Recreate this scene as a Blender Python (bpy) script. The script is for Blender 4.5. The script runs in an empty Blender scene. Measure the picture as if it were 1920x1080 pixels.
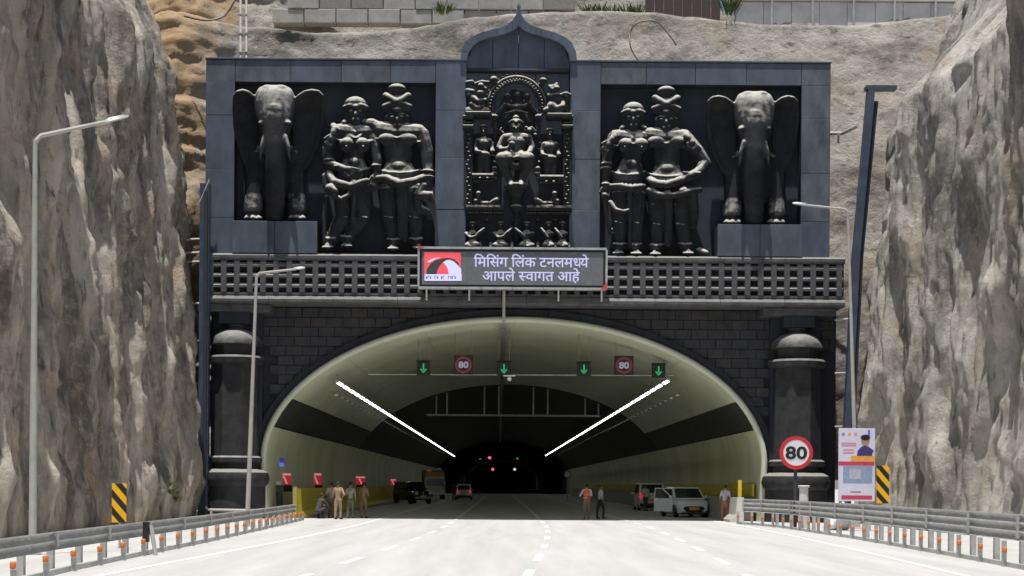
import bpy, bmesh, math, random
import numpy as np
from mathutils import Vector, Matrix, Euler
R = math.radians
random.seed(7)
SC = bpy.context.scene
COL = SC.collection
# ------------------------------------------------------------------ camera, sky, sun, exposure
F, CAMH, VPX, VPY, ROLL, CY = 2800.0, 1.68, 935.0, 908.0, R(0.40), -70.0   # focal length and vanishing point in photo pixels
cd = bpy.data.cameras.new('camera'); cam = bpy.data.objects.new('camera', cd); COL.objects.link(cam)
cd.sensor_width = 36; cd.lens = F / 1920 * 36; cd.clip_end = 3000
cd.shift_x = (960 - VPX) / 1920; cd.shift_y = (VPY - 540) / 1920
cam.location = (0, CY, CAMH)
cam.rotation_euler = (Euler((R(90), 0, 0)).to_matrix() @ Matrix.Rotation(ROLL, 3, 'Z')).to_euler()
SC.camera = cam
SUN_EL, SUN_AZ = R(79), R(20)          # azimuth measured to the left of straight behind the camera
sdir = Vector((-math.sin(SUN_AZ) * math.cos(SUN_EL), -math.cos(SUN_AZ) * math.cos(SUN_EL), math.sin(SUN_EL)))
w = bpy.data.worlds.new('World'); SC.world = w; w.use_nodes = True
nt = w.node_tree; sky = nt.nodes.new('ShaderNodeTexSky'); sky.sky_type = 'NISHITA'; sky.sun_disc = False
sky.sun_elevation = SUN_EL; sky.sun_rotation = math.atan2(sdir.x, sdir.y)
sky.air_density = 1.0; sky.dust_density = 1.6; sky.altitude = 500
nt.links.new(sky.outputs[0], nt.nodes['Background'].inputs[0]); nt.nodes['Background'].inputs[1].default_value = 0.085
sl = bpy.data.lights.new('sun', 'SUN'); so = bpy.data.objects.new('sun', sl); COL.objects.link(so)
sl.energy = 4.6; sl.angle = R(0.5); sl.color = (1, 0.965, 0.91)
so.rotation_euler = sdir.to_track_quat('Z', 'Y').to_euler(); so.location = (-20, -40, 60)
SC.view_settings.view_transform = 'Standard'; SC.view_settings.look = 'None'
SC.view_settings.gamma = 1; SC.view_settings.use_curve_mapping = False; SC.view_settings.exposure = 0.35
SC.render.engine = 'CYCLES'
SC.cycles.use_denoising = True
SC.cycles.max_bounces = 10; SC.cycles.diffuse_bounces = 8; SC.cycles.glossy_bounces = 3
SC.cycles.sample_clamp_indirect = 8

# ------------------------------------------------------------------ photo pixels to places
CR, SR = math.cos(ROLL), math.sin(ROLL)
def pt(px, py, y=0.0):
    """photo pixel -> place at depth y (portal front is y = 0)"""
    a, b = px - VPX, VPY - py
    u, v = a * CR - b * SR, a * SR + b * CR
    k = (y - CY) / F
    return Vector((u * k, y, CAMH + v * k))
def gnd(px, py):
    a, b = px - VPX, VPY - py
    u, v = a * CR - b * SR, a * SR + b * CR
    Y = F * CAMH / max(1e-3, -v)
    return Vector((u * Y / F, Y + CY, 0))

# ------------------------------------------------------------------ noise
def _h(i, j, k, s):
    n = (i * 374761393 + j * 668265263 + k * 2147483647 + s * 974634777) & 0xffffffff
    n = ((n ^ (n >> 13)) * 1274126177) & 0xffffffff
    return ((n ^ (n >> 16)) & 0xffff) / 32767.5 - 1.0
def vnoise(x, y, z, s=0):
    x, y, z = np.broadcast_arrays(np.asarray(x, float), np.asarray(y, float), np.asarray(z, float))
    xi, yi, zi = (np.floor(a).astype(np.int64) for a in (x, y, z))
    fx, fy, fz = x - xi, y - yi, z - zi
    fx, fy, fz = (f * f * f * (f * (f * 6 - 15) + 10) for f in (fx, fy, fz))
    r = 0
    for a in (0, 1):
        for b in (0, 1):
            for c in (0, 1):
                r = r + _h(xi + a, yi + b, zi + c, s) * (fx if a else 1 - fx) * (fy if b else 1 - fy) * (fz if c else 1 - fz)
    return r
def fbm(x, y, z, o=4, s=0, g=0.5):
    r, a, f = 0, 1.0, 1.0
    for i in range(o):
        r = r + a * vnoise(x * f, y * f, z * f, s + i); a *= g; f *= 2.03
    return r
def ridge(x, y, z, o=4, s=0):
    r, a, f = 0, 1.0, 1.0
    for i in range(o):
        r = r + a * (1 - 2 * np.abs(vnoise(x * f, y * f, z * f, s + i))); a *= 0.5; f *= 2.1
    return r

# ------------------------------------------------------------------ materials
def mat(name, col, rough=0.6, var=0.0, scale=3.0, bump=0.0, bscale=20.0, metal=0.0, emit=None, es=1.0, col2=None, stretch=(1, 1, 1), spec=0.5, coat=0.0):
    m = bpy.data.materials.new(name); m.use_nodes = True
    t = m.node_tree; b = t.nodes['Principled BSDF']; L = t.links.new
    b.inputs['Base Color'].default_value = (*col, 1); b.inputs['Roughness'].default_value = rough
    b.inputs['Metallic'].default_value = metal; b.inputs['Specular IOR Level'].default_value = spec
    b.inputs['Coat Weight'].default_value = coat
    if emit:
        b.inputs['Emission Color'].default_value = (*emit, 1); b.inputs['Emission Strength'].default_value = es
    if var or bump:
        tc = t.nodes.new('ShaderNodeTexCoord'); mp = t.nodes.new('ShaderNodeMapping'); mp.inputs['Scale'].default_value = stretch
        L(tc.outputs['Object'], mp.inputs[0])
    if var:
        n = t.nodes.new('ShaderNodeTexNoise'); n.inputs['Scale'].default_value = scale; n.inputs['Detail'].default_value = 6; n.inputs['Roughness'].default_value = 0.62
        L(mp.outputs[0], n.inputs['Vector'])
        cr = t.nodes.new('ShaderNodeValToRGB'); L(n.outputs[0], cr.inputs[0])
        c2 = col2 or tuple(c * (1 - var) for c in col)
        c1 = tuple(min(1, c * (1 + var * 0.6)) for c in col)
        cr.color_ramp.elements[0].position = 0.32; cr.color_ramp.elements[0].color = (*c2, 1)
        cr.color_ramp.elements[1].position = 0.68; cr.color_ramp.elements[1].color = (*c1, 1)
        L(cr.outputs[0], b.inputs['Base Color'])
    if bump:
        n2 = t.nodes.new('ShaderNodeTexNoise'); n2.inputs['Scale'].default_value = bscale; n2.inputs['Detail'].default_value = 5
        L(mp.outputs[0], n2.inputs['Vector'])
        bp = t.nodes.new('ShaderNodeBump'); bp.inputs['Strength'].default_value = bump; bp.inputs['Distance'].default_value = 0.05
        L(n2.outputs[0], bp.inputs['Height']); L(bp.outputs[0], b.inputs['Normal'])
    return m

def rock_mat(name, light, dark, brown, st=(1, 1, 0.22), sc=0.55, bm=0.9, orange=None):
    m = bpy.data.materials.new(name); m.use_nodes = True
    t = m.node_tree; b = t.nodes['Principled BSDF']; L = t.links.new; N = t.nodes.new
    tc = N('ShaderNodeTexCoord'); mp = N('ShaderNodeMapping'); mp.inputs['Scale'].default_value = st; L(tc.outputs['Object'], mp.inputs[0])
    def noise(s, d, vec=None, ro=0.6):
        n = N('ShaderNodeTexNoise'); n.inputs['Scale'].default_value = s; n.inputs['Detail'].default_value = d; n.inputs['Roughness'].default_value = ro
        L((vec or mp.outputs[0]), n.inputs['Vector']); return n.outputs[0]
    def ramp(f, a, c, ca=(0, 0, 0, 1), cc=(1, 1, 1, 1)):
        r = N('ShaderNodeValToRGB'); L(f, r.inputs[0]); e = r.color_ramp.elements
        e[0].position, e[1].position, e[0].color, e[1].color = a, c, ca, cc; return r.outputs[0]
    def mix(f, a, c):
        x = N('ShaderNodeMix'); x.data_type = 'RGBA'; L(f, x.inputs['Factor'])
        for s, v in (('A', a), ('B', c)):
            sock = [i for i in x.inputs if i.name == s and i.type == 'RGBA'][0]
            if isinstance(v, tuple): sock.default_value = (*v, 1)
            else: L(v, sock)
        return [o for o in x.outputs if o.type == 'RGBA'][0]
    base = ramp(noise(sc, 8), 0.38, 0.62, (*dark, 1), (*light, 1))
    c = mix(ramp(noise(sc * 0.7, 6, tc.outputs['Object']), 0.54, 0.68), base, brown)
    c = mix(ramp(noise(sc * 5, 5), 0.56, 0.72), c, tuple(x * 0.6 for x in dark))
    c = mix(ramp(noise(sc * 3, 9, tc.outputs['Object'], 0.75), 0.5, 0.8), c, tuple(min(1, x * 1.1) for x in light))
    if orange:
        sp = N('ShaderNodeSeparateXYZ'); L(tc.outputs['Object'], sp.inputs[0])
        ad = N('ShaderNodeMath'); ad.operation = 'MULTIPLY_ADD'; L(sp.outputs[0], ad.inputs[0]); ad.inputs[1].default_value = -0.2; ad.inputs[2].default_value = -2.72
        a2 = N('ShaderNodeMath'); a2.operation = 'ADD'; L(ad.outputs[0], a2.inputs[0]); L(noise(0.8, 6, tc.outputs['Object']), a2.inputs[1])
        c = mix(ramp(a2.outputs[0], 0.5, 0.85), c, orange)
    L(c, b.inputs['Base Color']); b.inputs['Roughness'].default_value = 0.92; b.inputs['Specular IOR Level'].default_value = 0.2
    bp = N('ShaderNodeBump'); bp.inputs['Strength'].default_value = bm; bp.inputs['Distance'].default_value = 0.22
    L(noise(2.2, 11, tc.outputs['Object'], 0.72), bp.inputs['Height']); L(bp.outputs[0], b.inputs['Normal'])
    return m

def lit_top_paint(name, col, top_col, rough=0.5, lo=0.3, hi=0.85, bump=0.25, bscale=14, sc=2.2):
    """dark paint; dusting and sunlit paleness put into the colour of upward faces"""
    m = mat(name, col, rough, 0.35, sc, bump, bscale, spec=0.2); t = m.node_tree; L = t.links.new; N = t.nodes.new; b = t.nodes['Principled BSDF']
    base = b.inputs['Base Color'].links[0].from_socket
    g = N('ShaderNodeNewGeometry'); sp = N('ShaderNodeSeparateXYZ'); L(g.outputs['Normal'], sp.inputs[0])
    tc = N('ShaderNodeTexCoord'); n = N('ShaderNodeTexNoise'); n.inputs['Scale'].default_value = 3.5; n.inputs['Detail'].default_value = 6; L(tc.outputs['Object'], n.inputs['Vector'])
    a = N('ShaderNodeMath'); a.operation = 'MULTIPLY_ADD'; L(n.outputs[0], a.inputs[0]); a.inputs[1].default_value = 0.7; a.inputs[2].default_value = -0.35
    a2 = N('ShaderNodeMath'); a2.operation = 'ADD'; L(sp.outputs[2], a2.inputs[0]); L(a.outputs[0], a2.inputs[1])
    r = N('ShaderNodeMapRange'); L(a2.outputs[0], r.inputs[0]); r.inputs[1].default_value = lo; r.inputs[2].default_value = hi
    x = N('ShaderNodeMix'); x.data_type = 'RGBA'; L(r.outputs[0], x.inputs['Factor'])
    A, B = [i for i in x.inputs if i.type == 'RGBA']; L(base, A); B.default_value = (*top_col, 1); L([o for o in x.outputs if o.type == 'RGBA'][0], b.inputs['Base Color'])
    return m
M = {}
M['clad'] = mat('blue_black_cladding', (0.086, 0.108, 0.146), 0.5, 0.4, 0.9, 0.15, 30, stretch=(1, 1, 0.5))
M['clad_b'] = mat('blue_black_cladding_grey', (0.105, 0.12, 0.145), 0.5, 0.5, 1.3, 0.15, 30, stretch=(1, 1, 0.5))
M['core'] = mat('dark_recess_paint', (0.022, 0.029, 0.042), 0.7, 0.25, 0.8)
M['statue'] = lit_top_paint('dark_statue_paint', (0.028, 0.03, 0.034), (0.44, 0.425, 0.38), 0.85, 0.17, 0.6)
M['relief'] = lit_top_paint('dark_relief_paint', (0.03, 0.032, 0.035), (0.45, 0.43, 0.37), 0.85, 0.14, 0.52)
M['parapet'] = lit_top_paint('charcoal_concrete_paint', (0.105, 0.106, 0.112), (0.22, 0.215, 0.2), 0.6, 0.3, 0.75, 0.15, 25)
M['brick'] = [mat('dark_block_%d' % i, c, 0.65, 0.4, 2.0, 0.4, 12) for i, c in enumerate(((0.046, 0.046, 0.05), (0.042, 0.043, 0.049), (0.05, 0.049, 0.047), (0.04, 0.044, 0.054)))]
M['mortar'] = mat('black_joint', (0.026, 0.026, 0.03), 0.8, 0.2, 4)
M['ring'] = mat('blue_black_arch_paint', (0.022, 0.025, 0.033), 0.7, 0.3, 1.0)
M['column'] = lit_top_paint('black_column_paint', (0.045, 0.045, 0.048), (0.24, 0.235, 0.215), 0.6, 0.2, 0.8)
M['lining'] = mat('olive_cream_lining', (0.61, 0.64, 0.43), 0.6, 0.16, 0.35, 0.05, 4, stretch=(1, 1, 0.3))
M['ceil'] = mat('cream_ceiling_panel', (0.6, 0.625, 0.47), 0.6, 0.12, 0.4)
M['band'] = mat('black_duct_band', (0.035, 0.038, 0.032), 0.6, 0.5, 1.0)
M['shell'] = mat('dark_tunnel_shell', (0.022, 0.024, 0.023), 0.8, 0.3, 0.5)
M['road'] = mat('pale_concrete_road', (0.445, 0.438, 0.425), 0.85, 0.13, 1.1, 0.15, 40, stretch=(1, 0.07, 1))
M['ground'] = mat('dusty_pale_ground', (0.46, 0.43, 0.38), 0.9, 0.2, 0.8, 0.4, 8)
M['white'] = mat('white_road_paint', (0.7, 0.7, 0.68), 0.7, 0.2, 6)
M['yellow'] = mat('yellow_barrier_paint', (0.62, 0.5, 0.03), 0.5, 0.15, 2)
M['conc'] = mat('grey_concrete', (0.36, 0.35, 0.32), 0.85, 0.2, 2, 0.2, 18)
M['paleconc'] = mat('pale_concrete', (0.62, 0.6, 0.58), 0.85, 0.15, 1.5, 0.15, 20)
M['galv'] = mat('galvanised_steel', (0.5, 0.51, 0.5), 0.5, 0.22, 3.0, metal=0.35)
M['pole'] = mat('grey_lamp_post', (0.45, 0.44, 0.41), 0.5, 0.15, 3)
M['blue'] = mat('blue_black_steel', (0.06, 0.08, 0.12), 0.4, 0.3, 1.5)
M['black'] = mat('black', (0.015, 0.015, 0.016), 0.5)
M['rubber'] = mat('tyre_rubber', (0.02, 0.02, 0.02), 0.85)
M['orange'] = mat('orange_reflector', (0.62, 0.17, 0.035), 0.5)
M['hazy'] = mat('hazard_yellow', (0.9, 0.48, 0.0), 0.5, 0.1, 8)
M['red'] = mat('sign_red', (0.62, 0.03, 0.05), 0.45, 0.08, 5)
M['signwhite'] = mat('sign_white', (0.8, 0.8, 0.82), 0.5, 0.05, 5)
M['poster'] = mat('poster_white', (0.72, 0.7, 0.85), 0.6, 0.06, 3)
M['lamp'] = mat('luminaire_glow', (0.9, 0.9, 0.9), 0.5, emit=(1, 1, 0.97), es=4.0)
M['green_led'] = mat('green_led', (0.01, 0.05, 0.02), 0.5, emit=(0.02, 0.75, 0.25), es=0.4)
M['red_led'] = mat('red_led', (0.05, 0.01, 0.01), 0.5, emit=(0.9, 0.12, 0.12), es=0.09)
M['white_led'] = mat('white_led', (0.2, 0.2, 0.22), 0.5, emit=(0.6, 0.62, 0.95), es=0.2)
M['text_led'] = mat('pale_violet_led', (0.3, 0.3, 0.4), 0.5, emit=(0.62, 0.6, 1.0), es=0.5)
M['logo_red'] = mat('logo_red_led', (0.35, 0.03, 0.04), 0.5, emit=(0.9, 0.1, 0.13), es=0.65)
M['logo_white'] = mat('logo_white_led', (0.3, 0.3, 0.4), 0.5, emit=(0.62, 0.64, 1.0), es=0.65)
M['logo_dark'] = mat('logo_dark', (0.06, 0.07, 0.07), 0.5)
M['screen'] = mat('led_screen_grey', (0.17, 0.175, 0.19), 0.5, 0.15, 4)
M['skin'] = mat('skin', (0.28, 0.15, 0.09), 0.55)
M['hair'] = mat('black_hair', (0.015, 0.012, 0.01), 0.5)
M['glass'] = mat('dark_glass', (0.02, 0.025, 0.028), 0.08, spec=0.7)
M['carwhite'] = mat('white_car_paint', (0.84, 0.85, 0.86), 0.25, coat=0.6)
M['carsilver'] = mat('silver_cream_car_paint', (0.8, 0.79, 0.72), 0.3, coat=0.5)
M['carblack'] = mat('black_car_paint', (0.02, 0.023, 0.028), 0.2, coat=0.8)
M['cream'] = mat('cream_truck_paint', (0.5, 0.52, 0.4), 0.4, 0.1, 3)
M['chrome'] = mat('chrome', (0.8, 0.8, 0.8), 0.15, metal=1.0)
M['tail'] = mat('tail_lamp', (0.5, 0.02, 0.02), 0.3, emit=(1, 0.05, 0.08), es=0.35)
M['head'] = mat('headlamp_glass', (0.75, 0.78, 0.8), 0.1)
M['plate'] = mat('orange_plate', (0.85, 0.4, 0.02), 0.5)
M['leaf'] = mat('dry_leaf_green', (0.1, 0.14, 0.04), 0.7, 0.5, 4)
M['rockL'] = rock_mat('shotcrete_rock_left', (0.54, 0.485, 0.41), (0.16, 0.143, 0.122), (0.42, 0.31, 0.21), st=(1, 1, 0.24))
M['rockR'] = rock_mat('shotcrete_rock_right', (0.5, 0.47, 0.42), (0.18, 0.168, 0.15), (0.38, 0.325, 0.26), st=(1, 1, 0.24))
M['hill'] = rock_mat('shotcrete_hillside', (0.44, 0.405, 0.355), (0.19, 0.175, 0.155), (0.36, 0.305, 0.235), st=(0.5, 1, 1), sc=0.55, bm=0.8, orange=(0.39, 0.275, 0.165))
def C(name, col, rough=0.8): 
    if name not in M: M[name] = mat(name, col, rough, 0.2, 9)
    return M[name]

# ------------------------------------------------------------------ mesh building
class MB:
    def __init__(s): s.v, s.f, s.m = [], [], []
    def add(s, vs, fs, mi=0):
        o = len(s.v); s.v += [tuple(v) for v in vs]; s.f += [tuple(i + o for i in f) for f in fs]; s.m += [mi] * len(fs); return s
    def box(s, x0, x1, y0, y1, z0, z1, mi=0):
        v = [(x, y, z) for z in (z0, z1) for y in (y0, y1) for x in (x0, x1)]
        return s.add(v, [(0, 2, 3, 1), (4, 5, 7, 6), (0, 1, 5, 4), (2, 6, 7, 3), (0, 4, 6, 2), (1, 3, 7, 5)], mi)
    def slab(s, poly, yf, depth, ch=0.03, mi=0):
        """outline of (x, z) points, front at yf facing -y, chamfered front edge"""
        n = len(poly); A = sum(poly[i][0] * poly[(i + 1) % n][1] - poly[(i + 1) % n][0] * poly[i][1] for i in range(n))
        if A < 0: poly = poly[::-1]
        cx = sum(p[0] for p in poly) / n; cz = sum(p[1] for p in poly) / n
        def ins(p):
            dx, dz = cx - p[0], cz - p[1]
            return (p[0] + math.copysign(min(abs(dx), ch), dx), p[1] + math.copysign(min(abs(dz), ch), dz))
        vs = [(x, yf, z) for x, z in map(ins, poly)] + [(x, yf + ch, z) for x, z in poly] + [(x, yf + depth, z) for x, z in poly]
        fs = [tuple(range(n)), tuple(range(3 * n - 1, 2 * n - 1, -1))]
        for k in (0, n):
            fs += [(k + i, k + n + i, k + n + (i + 1) % n, k + (i + 1) % n) for i in range(n)]
        return s.add(vs, fs, mi)
    def rect(s, x0, x1, z0, z1, yf, depth, ch=0.03, mi=0):
        return s.slab([(x0, z0), (x1, z0), (x1, z1), (x0, z1)], yf, depth, ch, mi)
    def lathe(s, prof, c=(0, 0, 0), n=24, mi=0, ph=0.0):
        vs = [(c[0] + r * math.cos(ph + 2 * math.pi * i / n), c[1] + r * math.sin(ph + 2 * math.pi * i / n), c[2] + z) for r, z in prof for i in range(n)]
        fs = [(k * n + i, k * n + (i + 1) % n, (k + 1) * n + (i + 1) % n, (k + 1) * n + i) for k in range(len(prof) - 1) for i in range(n)]
        fs += [tuple(range(n - 1, -1, -1)), tuple((len(prof) - 1) * n + i for i in range(n))]
        return s.add(vs, fs, mi)
    def tube(s, pts, r, n=8, mi=0, caps=True):
        pts = [Vector(p) for p in pts]; rs = r if isinstance(r, (list, tuple)) else [r] * len(pts)
        vs, fs = [], []
        for k, p in enumerate(pts):
            d = (pts[min(k + 1, len(pts) - 1)] - pts[max(k - 1, 0)]).normalized()
            a = d.cross(Vector((0, 0, 1)) if abs(d.z) < 0.9 else Vector((0, 1, 0))).normalized(); b = d.cross(a)
            vs += [p + (a * math.cos(t) + b * math.sin(t)) * rs[k] for t in (2 * math.pi * i / n for i in range(n))]
        for k in range(len(pts) - 1):
            fs += [(k * n + i, k * n + (i + 1) % n, (k + 1) * n + (i + 1) % n, (k + 1) * n + i) for i in range(n)]
        if caps: fs += [tuple(range(n - 1, -1, -1)), tuple((len(pts) - 1) * n + i for i in range(n))]
        return s.add(vs, fs, mi)
    def ell(s, c, r, n=14, mi=0, rot=None):
        c = Vector(c); vs, fs = [], []; m = n // 2 + 1
        for j in range(m + 1):
            t = math.pi * j / m
            for i in range(n):
                a = 2 * math.pi * i / n
                p = Vector((r[0] * math.sin(t) * math.cos(a), r[1] * math.sin(t) * math.sin(a), -r[2] * math.cos(t)))
                vs.append(c + (rot @ p if rot else p))
        fs = [(j * n + i, j * n + (i + 1) % n, (j + 1) * n + (i + 1) % n, (j + 1) * n + i) for j in range(m) for i in range(n)]
        return s.add(vs, fs, mi)
    def loft(s, secs, mi=0, closed=True, caps=True):
        n = len(secs[0]); vs = [p for q in secs for p in q]; e = n if closed else n - 1
        fs = [(k * n + i, k * n + (i + 1) % n, (k + 1) * n + (i + 1) % n, (k + 1) * n + i) for k in range(len(secs) - 1) for i in range(e)]
        if caps: fs += [tuple(range(n - 1, -1, -1)), tuple((len(secs) - 1) * n + i for i in range(n))]
        return s.add(vs, fs, mi)
    def mesh(s, name, mats):
        me = bpy.data.meshes.new(name); me.from_pydata(s.v, [], s.f)
        for m in mats: me.materials.append(m)
        if len(mats) > 1: me.polygons.foreach_set('material_index', s.m)
        return me
    def build(s, name, m, parent=None, smooth=False, loc=None):
        mats = m if isinstance(m, (list, tuple)) else [m]
        me = s.mesh(name, mats)
        bm = bmesh.new(); bm.from_mesh(me); bmesh.ops.recalc_face_normals(bm, faces=bm.faces); bm.to_mesh(me); bm.free()
        if smooth:
            me.polygons.foreach_set('use_smooth', [True] * len(me.polygons))
            if smooth != 'all': me.set_sharp_from_angle(angle=R(40))
        return put(name, me, parent, loc)
def put(name, me, parent=None, loc=None, rz=0):
    o = bpy.data.objects.new(name, me); COL.objects.link(o)
    if parent: o.parent = parent
    if loc is not None: o.location = loc
    if rz: o.rotation_euler.z = rz
    return o
def thing(name, label, cat, loc=(0, 0, 0), rz=0, group=None):
    o = bpy.data.objects.new(name, None); COL.objects.link(o); o.location = loc; o.rotation_euler.z = rz
    o.empty_display_size = 0.2
    return tag(o, label, cat, group)
def tag(o, label, cat, group=None):
    o['label'] = label; o['category'] = cat
    if group: o['group'] = group
    return o
def struct(o): o['kind'] = 'structure'; return o
def copy_tree(o, loc=None, rz=None, parent=None, label=None):
    c = o.copy(); COL.objects.link(c); c.parent = parent
    if loc is not None: c.location = loc
    if rz is not None: c.rotation_euler.z = rz
    if label: c['label'] = label
    for ch in list(o.children): copy_tree(ch, parent=c)
    return c
def clip(poly, p, n):
    """keep the side of the line through p that n points to"""
    out = []
    for i in range(len(poly)):
        a, b = poly[i], poly[(i + 1) % len(poly)]
        da = (a[0] - p[0]) * n[0] + (a[1] - p[1]) * n[1]; db = (b[0] - p[0]) * n[0] + (b[1] - p[1]) * n[1]
        if da >= 0: out.append(a)
        if da * db < 0:
            t = da / (da - db); out.append((a[0] + (b[0] - a[0]) * t, a[1] + (b[1] - a[1]) * t))
    return out
class Blob:
    """overlapping tapered limbs and ellipsoids fused into one continuous skin"""
    def __init__(s): s.mb = MB(); s.p = []; s.tags = []
    def cap(s, pts, rs, tag=0, n=10):
        pts = [Vector(p) for p in pts]; rs = rs if isinstance(rs, (list, tuple)) else [rs] * len(pts)
        for i, p in enumerate(pts): s.mb.ell(p, (rs[i],) * 3, n)
        for i in range(len(pts) - 1):
            s.mb.tube([pts[i], pts[i + 1]], [rs[i], rs[i + 1]], n); s.p.append((pts[i], pts[i + 1], rs[i], rs[i + 1])); s.tags.append(tag)
        return s
    def ell(s, c, r, tag=0, rot=None):
        s.mb.ell(c, r, 16, rot=rot); c = Vector(c); k = min(r)
        ax = max(range(3), key=lambda i: r[i]); d = Vector((0, 0, 0)); d[ax] = r[ax] - k
        if rot: d = rot @ d
        s.p.append((c - d, c + d, k, k)); s.tags.append(tag); return s
    def rings(s, secs, n=24):
        """smooth trunk through flat elliptical rings: (centre, half width, half depth)"""
        P = []
        m = len(secs); ts = np.linspace(0, m - 1, (m - 1) * 5 + 1)
        A = np.array([[*c, a, b] for c, a, b in secs]); out = []
        for t in ts:
            i = min(int(t), m - 2); u = t - i; p0, p1, p2, p3 = A[max(i - 1, 0)], A[i], A[i + 1], A[min(i + 2, m - 1)]
            out.append(.5 * (2 * p1 + (p2 - p0) * u + (2 * p0 - 5 * p1 + 4 * p2 - p3) * u * u + (3 * p1 - p0 - 3 * p2 + p3) * u ** 3))
        s.mb.loft([[(q[0] + q[3] * math.cos(a), q[1] + q[4] * math.sin(a), q[2]) for a in (2 * math.pi * k / n for k in range(n))] for q in out]); return s
    def mesh(s, name, mats, voxel, smooth=2, parts=None):
        me = s.mb.mesh('tmp', []); o = bpy.data.objects.new('tmp', me); COL.objects.link(o)
        r = o.modifiers.new('r', 'REMESH'); r.mode = 'VOXEL'; r.voxel_size = voxel
        if smooth: k = o.modifiers.new('s', 'SMOOTH'); k.factor = 0.5; k.iterations = smooth
        bpy.context.view_layer.update(); dg = bpy.context.evaluated_depsgraph_get()
        m2 = bpy.data.meshes.new_from_object(o.evaluated_get(dg)); bpy.data.objects.remove(o); bpy.data.meshes.remove(me)
        m2.name = name; m2.materials.clear()
        for m in mats: m2.materials.append(m)
        n = len(m2.polygons)
        if len(mats) > 1:
            c = np.empty(n * 3); m2.polygons.foreach_get('center', c); c = c.reshape(-1, 3)
            best = np.full(n, 1e9); idx = np.zeros(n, int)
            for (a, b, ra, rb), t in zip(s.p, s.tags):
                a, b = np.array(a), np.array(b); d = b - a; L = max(1e-9, d @ d); q = np.clip((c - a) @ d / L, 0, 1)
                ds = np.linalg.norm(c - a - q[:, None] * d, axis=1) - (ra + (rb - ra) * q)
                k = ds < best; best[k] = ds[k]; idx[k] = t
            m2.polygons.foreach_set('material_index', idx)
        m2.polygons.foreach_set('use_smooth', [True] * n)
        return m2
def text_mesh(s, offset=0.0):
    c = bpy.data.curves.new('t', 'FONT'); c.body = s; c.size = 1; c.offset = offset; c.resolution_u = 3
    o = bpy.data.objects.new('t', c); COL.objects.link(o); bpy.context.view_layer.update()
    me = bpy.data.meshes.new_from_object(o.evaluated_get(bpy.context.evaluated_depsgraph_get()))
    bpy.data.objects.remove(o); return me
def grid_mesh(name, P, m, smooth=True):
    """P: array (a, b, 3)"""
    a, b = P.shape[:2]; i = np.arange(a * b).reshape(a, b)
    f = np.stack([i[:-1, :-1], i[1:, :-1], i[1:, 1:], i[:-1, 1:]], -1).reshape(-1, 4)
    me = bpy.data.meshes.new(name); me.from_pydata(P.reshape(-1, 3).tolist(), [], f.tolist()); me.materials.append(m)
    me.polygons.foreach_set('use_smooth', [smooth] * len(me.polygons)); return me

# ================================================================== THE SETTING
TCX, TA, TB, TZ = 0.70, 11.72, 6.65, 2.70       # tunnel profile: ellipse on short straight walls
TEND = 430.0
def prof_x(z, off=0.0):
    if z <= TZ: return TA + off - 0.12 * (TZ - z) / TZ
    return (TA + off) * math.sqrt(max(0, 1 - ((z - TZ) / (TB + off)) ** 2))
# ground and road
struct(MB().box(-400, 400, -300, 800, -0.4, -0.02).build('ground', M['ground']))
LT = [(0, -0.9), (20, 0.2), (27.8, 0.55), (33.4, 0.88), (40, 1.24), (47, 1.55), (54, 1.8), (61, 1.95), (72, 2.0), (120, 2.1), (520, 2.1)]
def lane_x(y): return float(np.interp(y - CY, [a for a, b in LT], [b for a, b in LT]))
road = struct(MB().box(-13.0, 16.5, -130, TEND, -0.3, 0.0).build('road', M['road']))
def marking(name, off, y0, y1, wd=0.16):
    n = max(1, int((y1 - y0) / 3)); mb = MB(); ys = [y0 + (y1 - y0) * i / n for i in range(n + 1)]
    P = [(lane_x(y) + off + s * wd / 2, y, 0.004) for y in ys for s in (-1, 1)]
    return mb.add(P, [(2 * i, 2 * i + 1, 2 * i + 3, 2 * i + 2) for i in range(n)]).build(name, M['white'], road)
for off, ph in ((-4.0, 0.3), (0.0, 2.1), (4.1, 1.0)):
    y = -52 + ph
    while y < 1.5:
        marking('lane_dash', off, y, y + 2.9, 0.19); y += 6.4
    marking('lane_line', off, 3.4, 160, 0.15)
marking('edge_line', -7.6, -60, 160, 0.17); marking('edge_line', 8.3, -60, 160, 0.17)

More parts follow.
